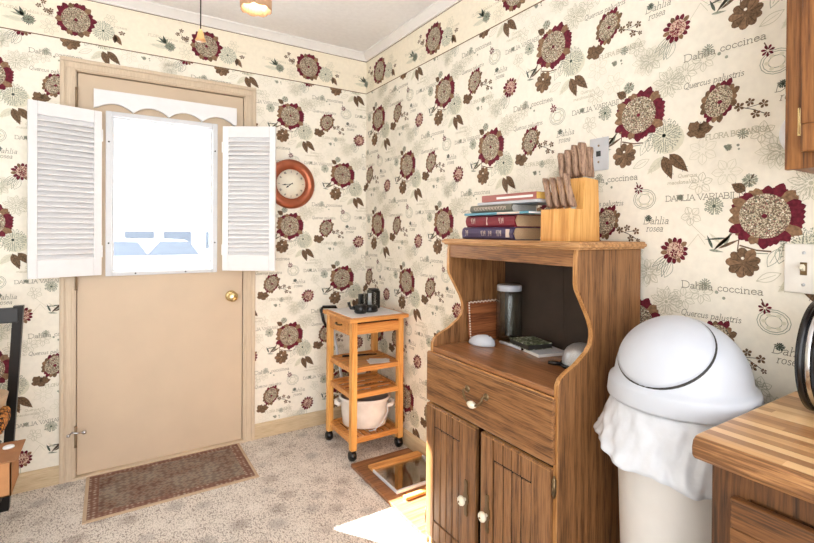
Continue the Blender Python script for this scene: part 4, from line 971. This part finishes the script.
# coffee maker in pieces on the tile top
TT = .7825
t = thing('coffee_grinder', 'black and clear coffee grinder standing on the white tile', 'appliance', (-.2, -.39, TT))
bm = BM(); lathe(bm, [(0, 0), (.046, 0), (.048, .006), (.046, .03), (.040, .038), (0, .04)], (-.188, -.425, TT), 32); obj('base', bm, [M['black']], t)
bm = BM(); lathe(bm, [(.036, .038), (.0375, .05), (.0375, .105), (.035, .112), (0, .114)], (-.188, -.425, TT), 32); obj('clear_hopper', bm, [M['jarglass']], t)
bm = BM(); lathe(bm, [(0, .04), (.012, .04), (.01, .1), (.012, .104), (0, .106)], (-.188, -.425, TT), 20); obj('spindle', bm, [M['plategrey']], t)
t = thing('coffee_maker', 'tall narrow black coffee maker behind the grinder on the trolley', 'coffee maker', (-.15, -.36, TT))
bm = BM(); box(bm, -.145, -.085, -.37, -.30, .0 + TT, TT + .112, .012, 3); box(bm, -.205, -.145, -.335, -.302, TT, TT + .09, .01, 3); obj('body', bm, [M['black']], t)
bm = BM(); box(bm, -.139, -.091, -.364, -.306, TT + .112, TT + .12, .004); obj('lid', bm, [M['dark']], t)
t = thing('handled_cup', 'glossy black handled cup lying beside the grinder, left end of the tile', 'cup', (-.28, -.43, TT))
bm = BM(); lathe(bm, [(0, 0), (.03, 0), (.037, .008), (.038, .03), (.034, .045), (.02, .05), (0, .051)], (-.262, -.455, TT), 28); obj('cup_body', bm, [M['black']], t)
bm = BM(); tube(bm, [(-.291, -.443, TT + .03), (-.312, -.43, TT + .03), (-.319, -.424, TT + .045), (-.321, -.42, TT + .062)], [.012, .01, .008, .009], 12); obj('handle', bm, [M['black']], t)
# papers on the upper shelf
for k, (cx, cy, a, w, l, lab) in enumerate([(-.165, -.49, .25, .085, .12, 'white leaflet fanned on top, on the trolley\'s upper shelf'), (-.15, -.47, -.1, .085, .12, 'white leaflet lying underneath the other, on the upper shelf')]):
    Mx = Matrix.Translation((cx, cy, .4967 + (.004 if k == 0 else .0))) @ Matrix.Rotation(a - .5, 4, 'Z')
    bm = BM(); box(bm, -l / 2, l / 2, -w / 2, w / 2, 0, .003, .0008, 1, 0, Mx); 
    o = obj('leaflet', bm, [M['paper']]); tag(o, lab, 'leaflet', 'leaflets on the trolley')
t = thing('serving_tongs', 'thin black tool lying across the back of the trolley\'s upper shelf', 'tool', (-.2, -.3, .4967))
bm = BM(); tube(bm, [(-.27, -.30, .5035), (-.18, -.325, .5035), (-.1, -.35, .5035)], [.006, .005, .004], 10); obj('shaft', bm, [M['black']], t)
bm = BM(); tube(bm, [(-.30, -.292, .5045), (-.27, -.30, .5035)], [.0072, .006], 10); obj('grip', bm, [M['black']], t)
# dust pan handle with white pole leaning behind the cart
t = thing('long_handled_dustpan', 'white pole with black loop handle leaning between the trolley and the wall', 'dustpan', (-.155, -.1, 0))
bm = BM(); tube(bm, [(-.15, -.085, .03), (-.205, -.07, .31), (-.262, -.05, .66)], .0085, 12); obj('pole', bm, [M['white_plastic']], t)
bm = BM(); tube(bm, [(-.262, -.05, .65), (-.305, -.048, .64), (-.322, -.048, .68), (-.335, -.046, .75), (-.325, -.046, .765), (-.24, -.046, .76), (-.232, -.046, .745)], .010, 10); tube(bm, [(-.262, -.05, .65), (-.242, -.048, .7), (-.234, -.046, .745)], .007, 10); obj('loop_handle', bm, [M['black']], t)
bm = BM(); prism(bm, [(-.23, .001), (-.08, .001), (-.08, .02), (-.13, .07), (-.165, .07), (-.23, .02)], 'Y', -.095, -.075, bev=.003); box(bm, -.23, -.08, -.17, -.075, .001, .006); obj('pan', bm, [M['black']], t)

# ================================================================ board and glass shelf on the floor
bd = obj('wooden_board', (lambda b: (box(b, -.395, -.036, -1.32, -.614, .002, .02, .002), b)[1])(BM()), [M['boardwood']])
tag(bd, 'brown wood grain board lying on the carpet beside the hutch', 'board')
t = thing('glass_shelf', 'clear glass refrigerator shelf with pale trim lying on the brown board', 'shelf', (-.19, -.86, .021))
bm = BM(); box(bm, -.335, -.03, -.98, -.705, .024, .03); obj('glass_sheet', bm, [M['trayglass']], t)
bm = BM(); box(bm, -.338, -.028, -.752, -.70, .0205, .036, .003); obj('front_trim', bm, [M['stripwood']], t)
bm = BM(); box(bm, -.338, -.028, -.992, -.978, .0205, .034, .003); obj('rear_trim', bm, [M['white_plastic']], t)
for x in (-.338, -.036):
    bm = BM(); box(bm, x, x + .008, -.978, -.752, .0205, .034, .002); obj('side_trim', bm, [M['white_plastic']], t)
for k, y in enumerate((-1.045, -1.19)):
    bm = BM(); box(bm, -.33 + .05 * k, -.05, y - .014, y + .014, .0205, .034, .003)
    o = obj('wood_strip', bm, [M['stripwood']]); tag(o, ('gold coloured wood strip on the brown board, next to the glass shelf', 'gold coloured wood strip on the brown board, in the sunlit end')[k], 'wood strip', 'strips lying on the board')

# ================================================================ swing top bin
BC = (-.208, -2.206, 0)
bn = thing('swing_top_bin', 'tall white plastic bin with domed swing lid between hutch and counter', 'bin', BC)
bm = BM(); lathe(bm, [(0, .004), (.118, .004), (.124, .012), (.128, .05), (.154, .80), (.158, .815), (.158, .83), (.152, .83), (.150, .80), (.124, .05), (0, .03)], BC, 56); obj('body', bm, [M['bin_body']], bn)
R = .158
bm = BM(); prof = [(.168, .816), (.1755, .818), (.177, .824), (.1735, .858), (.171, .865), (.161, .870)]
for i in range(1, 17):
    a = i / 16 * PI / 2; prof.append((R * cos(a), .872 + .158 * sin(a)))
prof[-1] = (0, .872 + .158); lathe(bm, prof, BC, 64); ld = obj('domed_lid', bm, [M['white_plastic']], bn)
# flap: a raised cap of the dome that leans to the room
def dome_pt(n, k=1.0): return Vector((BC[0] + n.x * R * k, BC[1] + n.y * R * k, .872 + n.z * .158 * k))
ax = Vector((-.674, .028, .738)).normalized(); u_ = ax.cross(Vector((0, 0, 1))).normalized(); w_ = u_.cross(ax)
bm = BM(); th = .80; rings = []
for i in range(0, 13):
    a = th * i / 12; k = 1.028 if i < 12 else 1.02
    if i == 0: rings.append([bm.verts.new(dome_pt(ax, k))]); continue
    rings.append([bm.verts.new(dome_pt((ax * cos(a) + (u_ * cos(b_) + w_ * sin(b_)) * sin(a)).normalized(), k)) for b_ in [2 * PI * q / 56 for q in range(56)]])
rings.append([bm.verts.new(dome_pt((ax * cos(th + .005) + (u_ * cos(b_) + w_ * sin(b_)) * sin(th + .005)).normalized(), .985)) for b_ in [2 * PI * q / 56 for q in range(56)]])
for A, B2 in zip(rings, rings[1:]):
    for q in range(56):
        q2 = (q + 1) % 56
        f = bm.faces.new((A[0], B2[q], B2[q2]) if len(A) == 1 else (A[q], B2[q], B2[q2], A[q2])); f.smooth = True
bmesh.ops.recalc_face_normals(bm, faces=bm.faces)
fl_ = obj('swing_flap', bm, [M['white_plastic']], ld)
bm = BM(); a = th + .02; tube(bm, [dome_pt((ax * cos(a) + (u_ * cos(b_) + w_ * sin(b_)) * sin(a)).normalized(), .995) for b_ in [2 * PI * q / 56 for q in range(56)]], .0034, 8, closed=True); obj('flap_gap_shade', bm, [M['dark']], ld)  # dark ring painted in for the shade of the gap round the flap
# liner skirt
rb = random.Random(11); ph = [rb.uniform(0, 6.28) for _ in range(8)]
def bagf(a, r, h, j):
    cr = .0035 * sin(7 * a + ph[0] + j * .35) + .0026 * sin(16 * a + ph[1] - j * .5) + .0016 * sin(33 * a + ph[2] + j * .8) + .0012 * sin(23 * a + ph[3] - j * 1.1)
    if j >= 10: cr += .002
    k = j / 11.0
    drop = .035 * cos(a - 4.1) * k + .006 * sin(7 * a) * k
    flare = (.022 * max(0, cos(a - 2.4)) ** 2) * k
    return r + cr * (.25 + k) + flare, h - drop
bm = BM(); lathe(bm, [(.163, .82), (.1655, .808), (.1675, .796), (.169, .784), (.1705, .772), (.172, .76), (.1735, .748), (.175, .736), (.177, .724), (.1795, .712), (.182, .7), (.184, .692)], BC, 220, rfun=bagf)
lb = tag(obj('bin_liner', bm, [M['bag']]), 'crumpled white plastic bag hanging out around the bin under its lid', 'bag')
md = lb.modifiers.new('film', 'SOLIDIFY'); md.thickness = .0008

# ================================================================ counter run
bm = BM()
cpz = [(-.022, .81), (-.486, .81), (-.508, .812), (-.5145, .82), (-.516, .835), (-.512, .848), (-.502, .8545), (-.486, .856), (-.003, .856), (-.003, .81)]
prism(bm, cpz, 'Y', -3.7, -2.387, bev=.004); ct = obj('countertop', bm, [M['butcher'], M['butcher_edge']])
for f_ in ct.data.polygons:
    if f_.center.x < -.50: f_.material_index = 1
tag(ct, 'striped butcher block laminate worktop with rounded front edge', 'countertop')
bc = thing('base_cabinet', 'dark oak base cabinet with raised panel door under the worktop', 'cabinet', (-.25, -2.9, 0))
bm = BM(); box(bm, -.483, -.016, -3.65, -2.415, .08, .809); box(bm, -.43, -.016, -3.65, -2.415, 0, .08); obj('carcass', bm, [M['low_wood']], bc)
bm = BM(); box(bm, -.490, -.482, -2.475, -2.413, .08, .809, .001); box(bm, -.490, -.482, -2.95, -2.475, .768, .809, .001); obj('face_frame', bm, [M['low_wood']], bc)
def raised_door(y0, y1, z0, z1, x, parent, mats, sgn=-1):
    bm = BM(); s = .055
    box(bm, x - .018, x, y0, y1, z1 - s, z1, .004); box(bm, x - .018, x, y0, y1, z0, z0 + s, .004); box(bm, x - .018, x, y0, y0 + s, z0 + s, z1 - s, .002); box(bm, x - .018, x, y1 - s, y1, z0 + s, z1 - s, .002)
    d = obj('door', bm, [mats[0]], parent)
    bm = BM(); yy0, yy1, zz0, zz1 = y0 + s, y1 - s, z0 + s, z1 - s; e = .03
    vs = [bm.verts.new(p) for p in [(x - .008, yy0, zz0), (x - .008, yy1, zz0), (x - .008, yy1, zz1), (x - .008, yy0, zz1), (x - .015, yy0 + e, zz0 + e), (x - .015, yy1 - e, zz0 + e), (x - .015, yy1 - e, zz1 - e), (x - .015, yy0 + e, zz1 - e)]]
    for q in ((0, 1, 5, 4), (1, 2, 6, 5), (2, 3, 7, 6), (3, 0, 4, 7), (4, 5, 6, 7)): bm.faces.new([vs[i] for i in q])
    bmesh.ops.recalc_face_normals(bm, faces=bm.faces)
    vb = [bm.verts.new((x - .001, v.co.y, v.co.z)) for v in vs[:4]]
    bm.faces.new(vb)
    for i in range(4): bm.faces.new((vs[i], vs[(i + 1) % 4], vb[(i + 1) % 4], vb[i]))
    bmesh.ops.recalc_face_normals(bm, faces=bm.faces)
    obj('raised_panel', bm, [mats[1]], d); return d
raised_door(-2.90, -2.452, .13, .765, -.4905, bc, (M['low_wood_y'], M['low_wood']))
# wall cabinet
uc = thing('wall_cabinet', 'red oak wall cupboard hanging at the top right above the worktop', 'cabinet', (-.15, -2.9, 1.384))
bm = BM(); box(bm, -.288, -.002, -3.65, -2.462, 1.384, 2.3); obj('carcass', bm, [M['up_wood']], uc)
bm = BM(); box(bm, -.302, -.287, -2.51, -2.458, 1.382, 2.3, .001); box(bm, -.302, -.287, -2.95, -2.51, 1.382, 1.43, .001); obj('face_frame', bm, [M['up_wood']], uc)
d = raised_door(-2.93, -2.489, 1.413, 2.26, -.303, uc, (M['up_wood'], M['up_wood']))
bm = BM(); tube(bm, [(-.309, -2.4865, 1.45), (-.309, -2.4865, 1.502)], .0035, 10); box(bm, -.305, -.3025, -2.4865, -2.4795, 1.448, 1.504, .001); obj('hinge', bm, [M['brass']], d)

# wall plates
t = thing('phone_jack_plate', 'grey phone jack plate on the wallpaper above the knife block', 'wall plate', (-.003, -1.811, 1.53))
bm = BM(); box(bm, -.007, -.0012, -1.849, -1.774, 1.472, 1.588, .003); obj('plate', bm, [M['plategrey']], t)
bm = BM(); box(bm, -.0085, -.006, -1.820, -1.802, 1.522, 1.541, .0006); obj('jack', bm, [M['black']], t)
for z in (1.502, 1.560): bm = BM(); lathe(bm, [(0, -.002), (.0035, -.0015), (.004, 0)], (-.007, -1.811, z), 10, axis='X'); obj('screw', bm, [M['hingeiron']], t)
t = thing('light_switch', 'cream light switch plate on the wallpaper above the worktop', 'switch', (-.003, -2.399, 1.164))
bm = BM(); box(bm, -.008, -.0012, -2.440, -2.358, 1.102, 1.226, .004); obj('plate', bm, [M['switchbeige']], t)
bm = BM(); box(bm, -.010, -.007, -2.406, -2.392, 1.148, 1.18, .001); sl = obj('toggle_slot', bm, [M['bronze']], t)
bm = BM(); Mx = Matrix.Translation((-.009, -2.399, 1.164)) @ Matrix.Rotation(.5, 4, 'Y'); box(bm, -.014, .002, -.004, .004, -.006, .006, .001, 1, 0, Mx); obj('toggle', bm, [M['ivory']], sl)
for z in (1.124, 1.204): bm = BM(); lathe(bm, [(0, -.002), (.0035, -.0015), (.004, 0)], (-.008, -2.399, z), 10, axis='X'); obj('screw', bm, [M['plategrey']], t)
bm = BM(); lathe(bm, [(.062, 0), (.064, -.012), (.058, -.024), (.04, -.03), (0, -.031)], (-.0012, -2.410, 1.505), 40, axis='X'); o = obj('wall_fixture', bm, [M['white']]); tag(o, 'round white wall fitting half hidden behind the wall cupboard', 'wall fitting')

# chrome appliance at the right edge of the worktop
AZ = .856; AC = Vector((-.13, -2.568, AZ + .1245))
t = thing('countertop_canister', 'chrome and glass drum with black rims standing at the worktop\'s far end', 'appliance', (AC.x, AC.y, AZ))
def ring(bm, y0, y1, r0, r1): lathe(bm, [(r0, y0), (r1, y0), (r1, y1), (r0, y1), (r0, y0)], (AC.x, AC.y, AC.z), 56, axis='Y')
bm = BM(); ring(bm, -.105, -.094, .108, .1245); obj('rim', bm, [M['black']], t)
bm = BM(); ring(bm, -.078, -.063, .104, .1245); obj('rim', bm, [M['black']], t)
bm = BM(); ring(bm, -.094, -.078, .112, .121); ring(bm, .02, .1, .112, .121); obj('chrome_band', bm, [M['chrome']], t)
bm = BM(); ring(bm, -.063, .02, .112, .118); obj('glass_drum', bm, [M['jarglass']], t)
bm = BM(); lathe(bm, [(0, -.096), (.109, -.096), (.109, -.1), (0, -.1)], (AC.x, AC.y, AC.z), 48, axis='Y'); obj('end_plate', bm, [M['jarglass']], t)
bm = BM(); box(bm, AC.x - .1, AC.x + .1, AC.y - .01, AC.y + .04, AC.z - .03, AC.z - .012, .003); obj('inner_bar', bm, [M['dark']], t)

# ================================================================ chair, cushion, box at the left edge
ch_ = thing('dining_chair', 'black wooden dining chair at the left edge, cushion on its seat', 'chair', (-1.98, -.42, 0))
def leg(p0, p1, r=.017):
    bm = BM(); a, b_ = Vector(p0), Vector(p1)
    t_ = bmesh.new(); q = r
    A = [t_.verts.new(a + Vector((x, y, 0))) for x, y in ((-q, -q), (q, -q), (q, q), (-q, q))]; B2 = [t_.verts.new(b_ + Vector((x, y, 0))) for x, y in ((-q, -q), (q, -q), (q, q), (-q, q))]
    t_.faces.new(A[::-1]); t_.faces.new(B2)
    for i in range(4): t_.faces.new((A[i], A[(i + 1) % 4], B2[(i + 1) % 4], B2[i]))
    join(bm, t_); return bm
obj('back_post', leg((-1.868, -.15, 0), (-1.800, -.30, .925)), [M['blackwood']], ch_)
obj('back_post', leg((-2.262, -.15, 0), (-2.20, -.30, .925)), [M['blackwood']], ch_)
bm = BM(); box(bm, -2.2, -1.8, -.315, -.29, .855, .918, .004); obj('top_rail', bm, [M['blackwood']], ch_)
for k in range(4):
    x = -1.88 - k * .085; bm = BM(); box(bm, x - .014, x + .014, -.29, -.272, .47, .86, .002); obj('slat', bm, [M['blackwood']], ch_)
bm = BM(); box(bm, -2.26, -1.845, -.51, -.24, .428, .446, .006); obj('seat', bm, [M['blackwood']], ch_)
obj('front_leg', leg((-1.87, -.485, 0), (-1.87, -.485, .428), .012), [M['blackwood']], ch_); obj('front_leg', leg((-2.24, -.485, 0), (-2.24, -.485, .428), .012), [M['blackwood']], ch_)
bm = BM(); box(bm, -1.878, -1.863, -.475, -.2, .2, .225); obj('stretcher', bm, [M['blackwood']], ch_)
def mk_tiger():
    m, nt, b = new_mat('orange and black animal print'); tc = node(nt, 'ShaderNodeTexCoord'); wv = node(nt, 'ShaderNodeTexNoise', Scale=30.0, Detail=3.0, Distortion=2.5)
    nt.links.new(tc.outputs['Object'], wv.inputs['Vector']); r = ramp(nt, wv.outputs['Fac'], [(0.45, (28, 20, 14)), (0.53, (190, 120, 52)), (0.7, (214, 150, 76))])
    nt.links.new(r.outputs[0], b.inputs['Base Color']); b.inputs['Roughness'].default_value = 0.9; return m
M['tiger'] = mk_tiger()
bm = BM(); box(bm, -2.2, -1.82, -.505, -.318, .447, .52, .03, 4); o = obj('seat_cushion', bm, [M['tiger']]); tag(o, 'orange and black animal print cushion on the black chair', 'cushion')
t = thing('wooden_bowl', 'light wooden bowl lying on the animal print cushion', 'bowl', (-1.915, -.415, .521))
bm = BM(); lathe(bm, [(0, 0), (.06, .0), (.09, .03), (.098, .07), (.094, .07), (.085, .035), (0, .012)], (-1.915, -.415, .5205), 40); obj('bowl_shell', bm, [M['tan']], t)
# stool under the box
st_ = thing('footstool', 'low black stool beneath the cardboard box at the left edge', 'stool', (-1.95, -.61, 0))
bm = BM(); box(bm, -2.1, -1.80, -.69, -.535, .275, .298, .004); obj('seat', bm, [M['blackwood']], st_)
for (x, y) in ((-1.845, -.555), (-1.845, -.67), (-2.08, -.555), (-2.08, -.67)):
    bm = BM(); box(bm, x - .012, x + .012, y - .012, y + .012, .0, .275, .002); obj('leg', bm, [M['blackwood']], st_)
bxt = thing('cardboard_box', 'brown cardboard box with folded flaps, on the low stool by the chair', 'box', (-1.92, -.615, .2985))
bm = BM(); X0, X1, Y0, Y1, Z0, Z1 = -2.08, -1.77, -.70, -.53, .2985, .42
for q in ((X0, X1, Y0, Y0 + .004, Z0, Z1), (X0, X1, Y1 - .004, Y1, Z0, Z1), (X0, X0 + .004, Y0, Y1, Z0, Z1), (X1 - .004, X1, Y0, Y1, Z0, Z1), (X0, X1, Y0, Y1, Z0, Z0 + .004)): box(bm, *q)
obj('body', bm, [M['cardboard']], bxt)
bm = BM(); box(bm, X0, X1 + .018, Y0 - .006, (Y0 + Y1) / 2 - .001, Z1 + .0003, Z1 + .0045); obj('flap', bm, [M['cardboard_d']], bxt)
bm = BM(); box(bm, X0, X1 + .018, (Y0 + Y1) / 2 + .001, Y1 + .024, Z1 + .0003, Z1 + .0045); obj('flap', bm, [M['cardboard_d']], bxt)
bm = BM(); lathe(bm, [(0, .006), (.016, .006), (.018, .003), (.018, 0), (0, 0)], (-1.795, -.567, Z1 + .0047), 24); o = obj('bottle_cap', bm, [M['white']]); tag(o, 'small white cap lying on the cardboard box flap', 'cap')

# ================================================================ outdoors, seen through the door glass
bm = BM(); box(bm, -40, 30, .5, 60, -.5, -.4); o = struct('ground', bm, [M['snow']])
def car(label, x, y, ln, body):
    t = thing('parked_car', label, 'car', (x, y, -.4))
    bm = BM(); prism(bm, [(x - ln / 2, -.1), (x + ln / 2, -.1), (x + ln / 2, .4), (x + ln * .42, .52), (x + ln * .22, .58), (x + ln * .1, 1.02), (x - ln * .28, 1.06), (x - ln * .42, .62), (x - ln / 2, .5)], 'Y', y - .85, y + .85, bev=.06); b_ = obj('body', bm, [M[body]], t)
    for (a, c_, d_) in ((-.37, -.1, .0), (-.08, .13, .0)):
        bm = BM(); prism(bm, [(x + ln * a, .72), (x + ln * c_ + .12, .72), (x + ln * c_ - .08, 1.0), (x + ln * a + .25, 1.02)], 'Y', y - .875, y - .84); obj('side_window', bm, [M['paleblue']], b_)
    for s in (-.3, .3):
        for yy in (y - .8, y + .62):
            bm = BM(); lathe(bm, [(0, 0), (.2, 0), (.3, .02), (.3, .18), (.2, .2), (0, .2)], (x + ln * s, yy + .18, -.1), 28, axis='Y'); obj('wheel', bm, [M['paleblue']], t)
car('pale snow covered car parked outside the door window', -.5, 9.0, 4.2, 'snow')
hs = thing('house', 'white house with pale windows seen faintly through the door glass', 'building', (-1.5, 18, -.4))
bm = BM(); box(bm, -7.5, 4.5, 16, 22, -.4, 1.75); obj('walls', bm, [M['housewall']], hs)
bm = BM(); prism(bm, [(15.6, 1.75), (22.4, 1.75), (19, 2.9)], 'X', -7.9, 4.9); obj('roof', bm, [M['snow']], hs)
for x in (-4.4, -3.2, -.6, .6, 2.0):
    bm = BM(); box(bm, x - .45, x + .45, 15.96, 16.02, .55, 1.2); obj('window', bm, [M['paleblue']], hs)

# ================================================================ camera, light
F, YAW, PIT, ROL, CY = 469.4, .5641, .0063, -.0070, 234.56
cam = bpy.data.cameras.new('camera'); co = bpy.data.objects.new('camera', cam); COL.objects.link(co); SC.camera = co
fwd = Vector((sin(YAW) * cos(PIT), cos(YAW) * cos(PIT), -sin(PIT))); rt = Vector((cos(YAW), -sin(YAW), 0)); dn = fwd.cross(rt)
rx = rt * cos(ROL) + dn * sin(ROL); dy = -rt * sin(ROL) + dn * cos(ROL)
mw = Matrix((( rx.x, -dy.x, -fwd.x, -1.474), (rx.y, -dy.y, -fwd.y, -2.86), (rx.z, -dy.z, -fwd.z, 1.25), (0, 0, 0, 1)))
co.matrix_world = mw
cam.sensor_fit = 'HORIZONTAL'; cam.sensor_width = 36.0; cam.lens = F * 36.0 / 814.0
cam.shift_y = -(271.5 - CY) / 814.0; cam.clip_start = .02; cam.clip_end = 200

sun = bpy.data.lights.new('sun', 'SUN'); so = bpy.data.objects.new('sun', sun); COL.objects.link(so)
sun.energy = 120.0; sun.color = (1.0, .96, .9); sun.angle = .012
sd = Vector((.73, -1.0, -1.0)).normalized()
so.rotation_euler = sd.to_track_quat('-Z', 'Y').to_euler()
for ang in (.985, 3.08, -1.11):
    pl_ = bpy.data.lights.new('bulb', 'POINT'); po = bpy.data.objects.new('bulb', pl_); COL.objects.link(po)
    po.location = (FX[0] + .165 * cos(ang), FX[1] + .165 * sin(ang), H - .30); pl_.energy = 1.4; pl_.color = (1.0, .82, .58); pl_.shadow_soft_size = .03
w = bpy.data.worlds.new('sky'); SC.world = w; w.use_nodes = True; nt = w.node_tree
bg = nt.nodes['Background']; tcw = node(nt, 'ShaderNodeTexCoord'); sx = node(nt, 'ShaderNodeSeparateXYZ'); nt.links.new(tcw.outputs['Generated'], sx.inputs[0])
r = ramp(nt, sx.outputs[2], [(0.0, (.97, .985, 1.0, 1)), (0.5, (.95, .975, 1.0, 1))]); nt.links.new(r.outputs[0], bg.inputs['Color']); bg.inputs['Strength'].default_value = 2.7

vs = SC.view_settings; SC.display_settings.display_device = 'sRGB'
vs.view_transform = 'Standard'; vs.look = 'None'; vs.gamma = 1.0; vs.use_curve_mapping = False; vs.exposure = 0.62
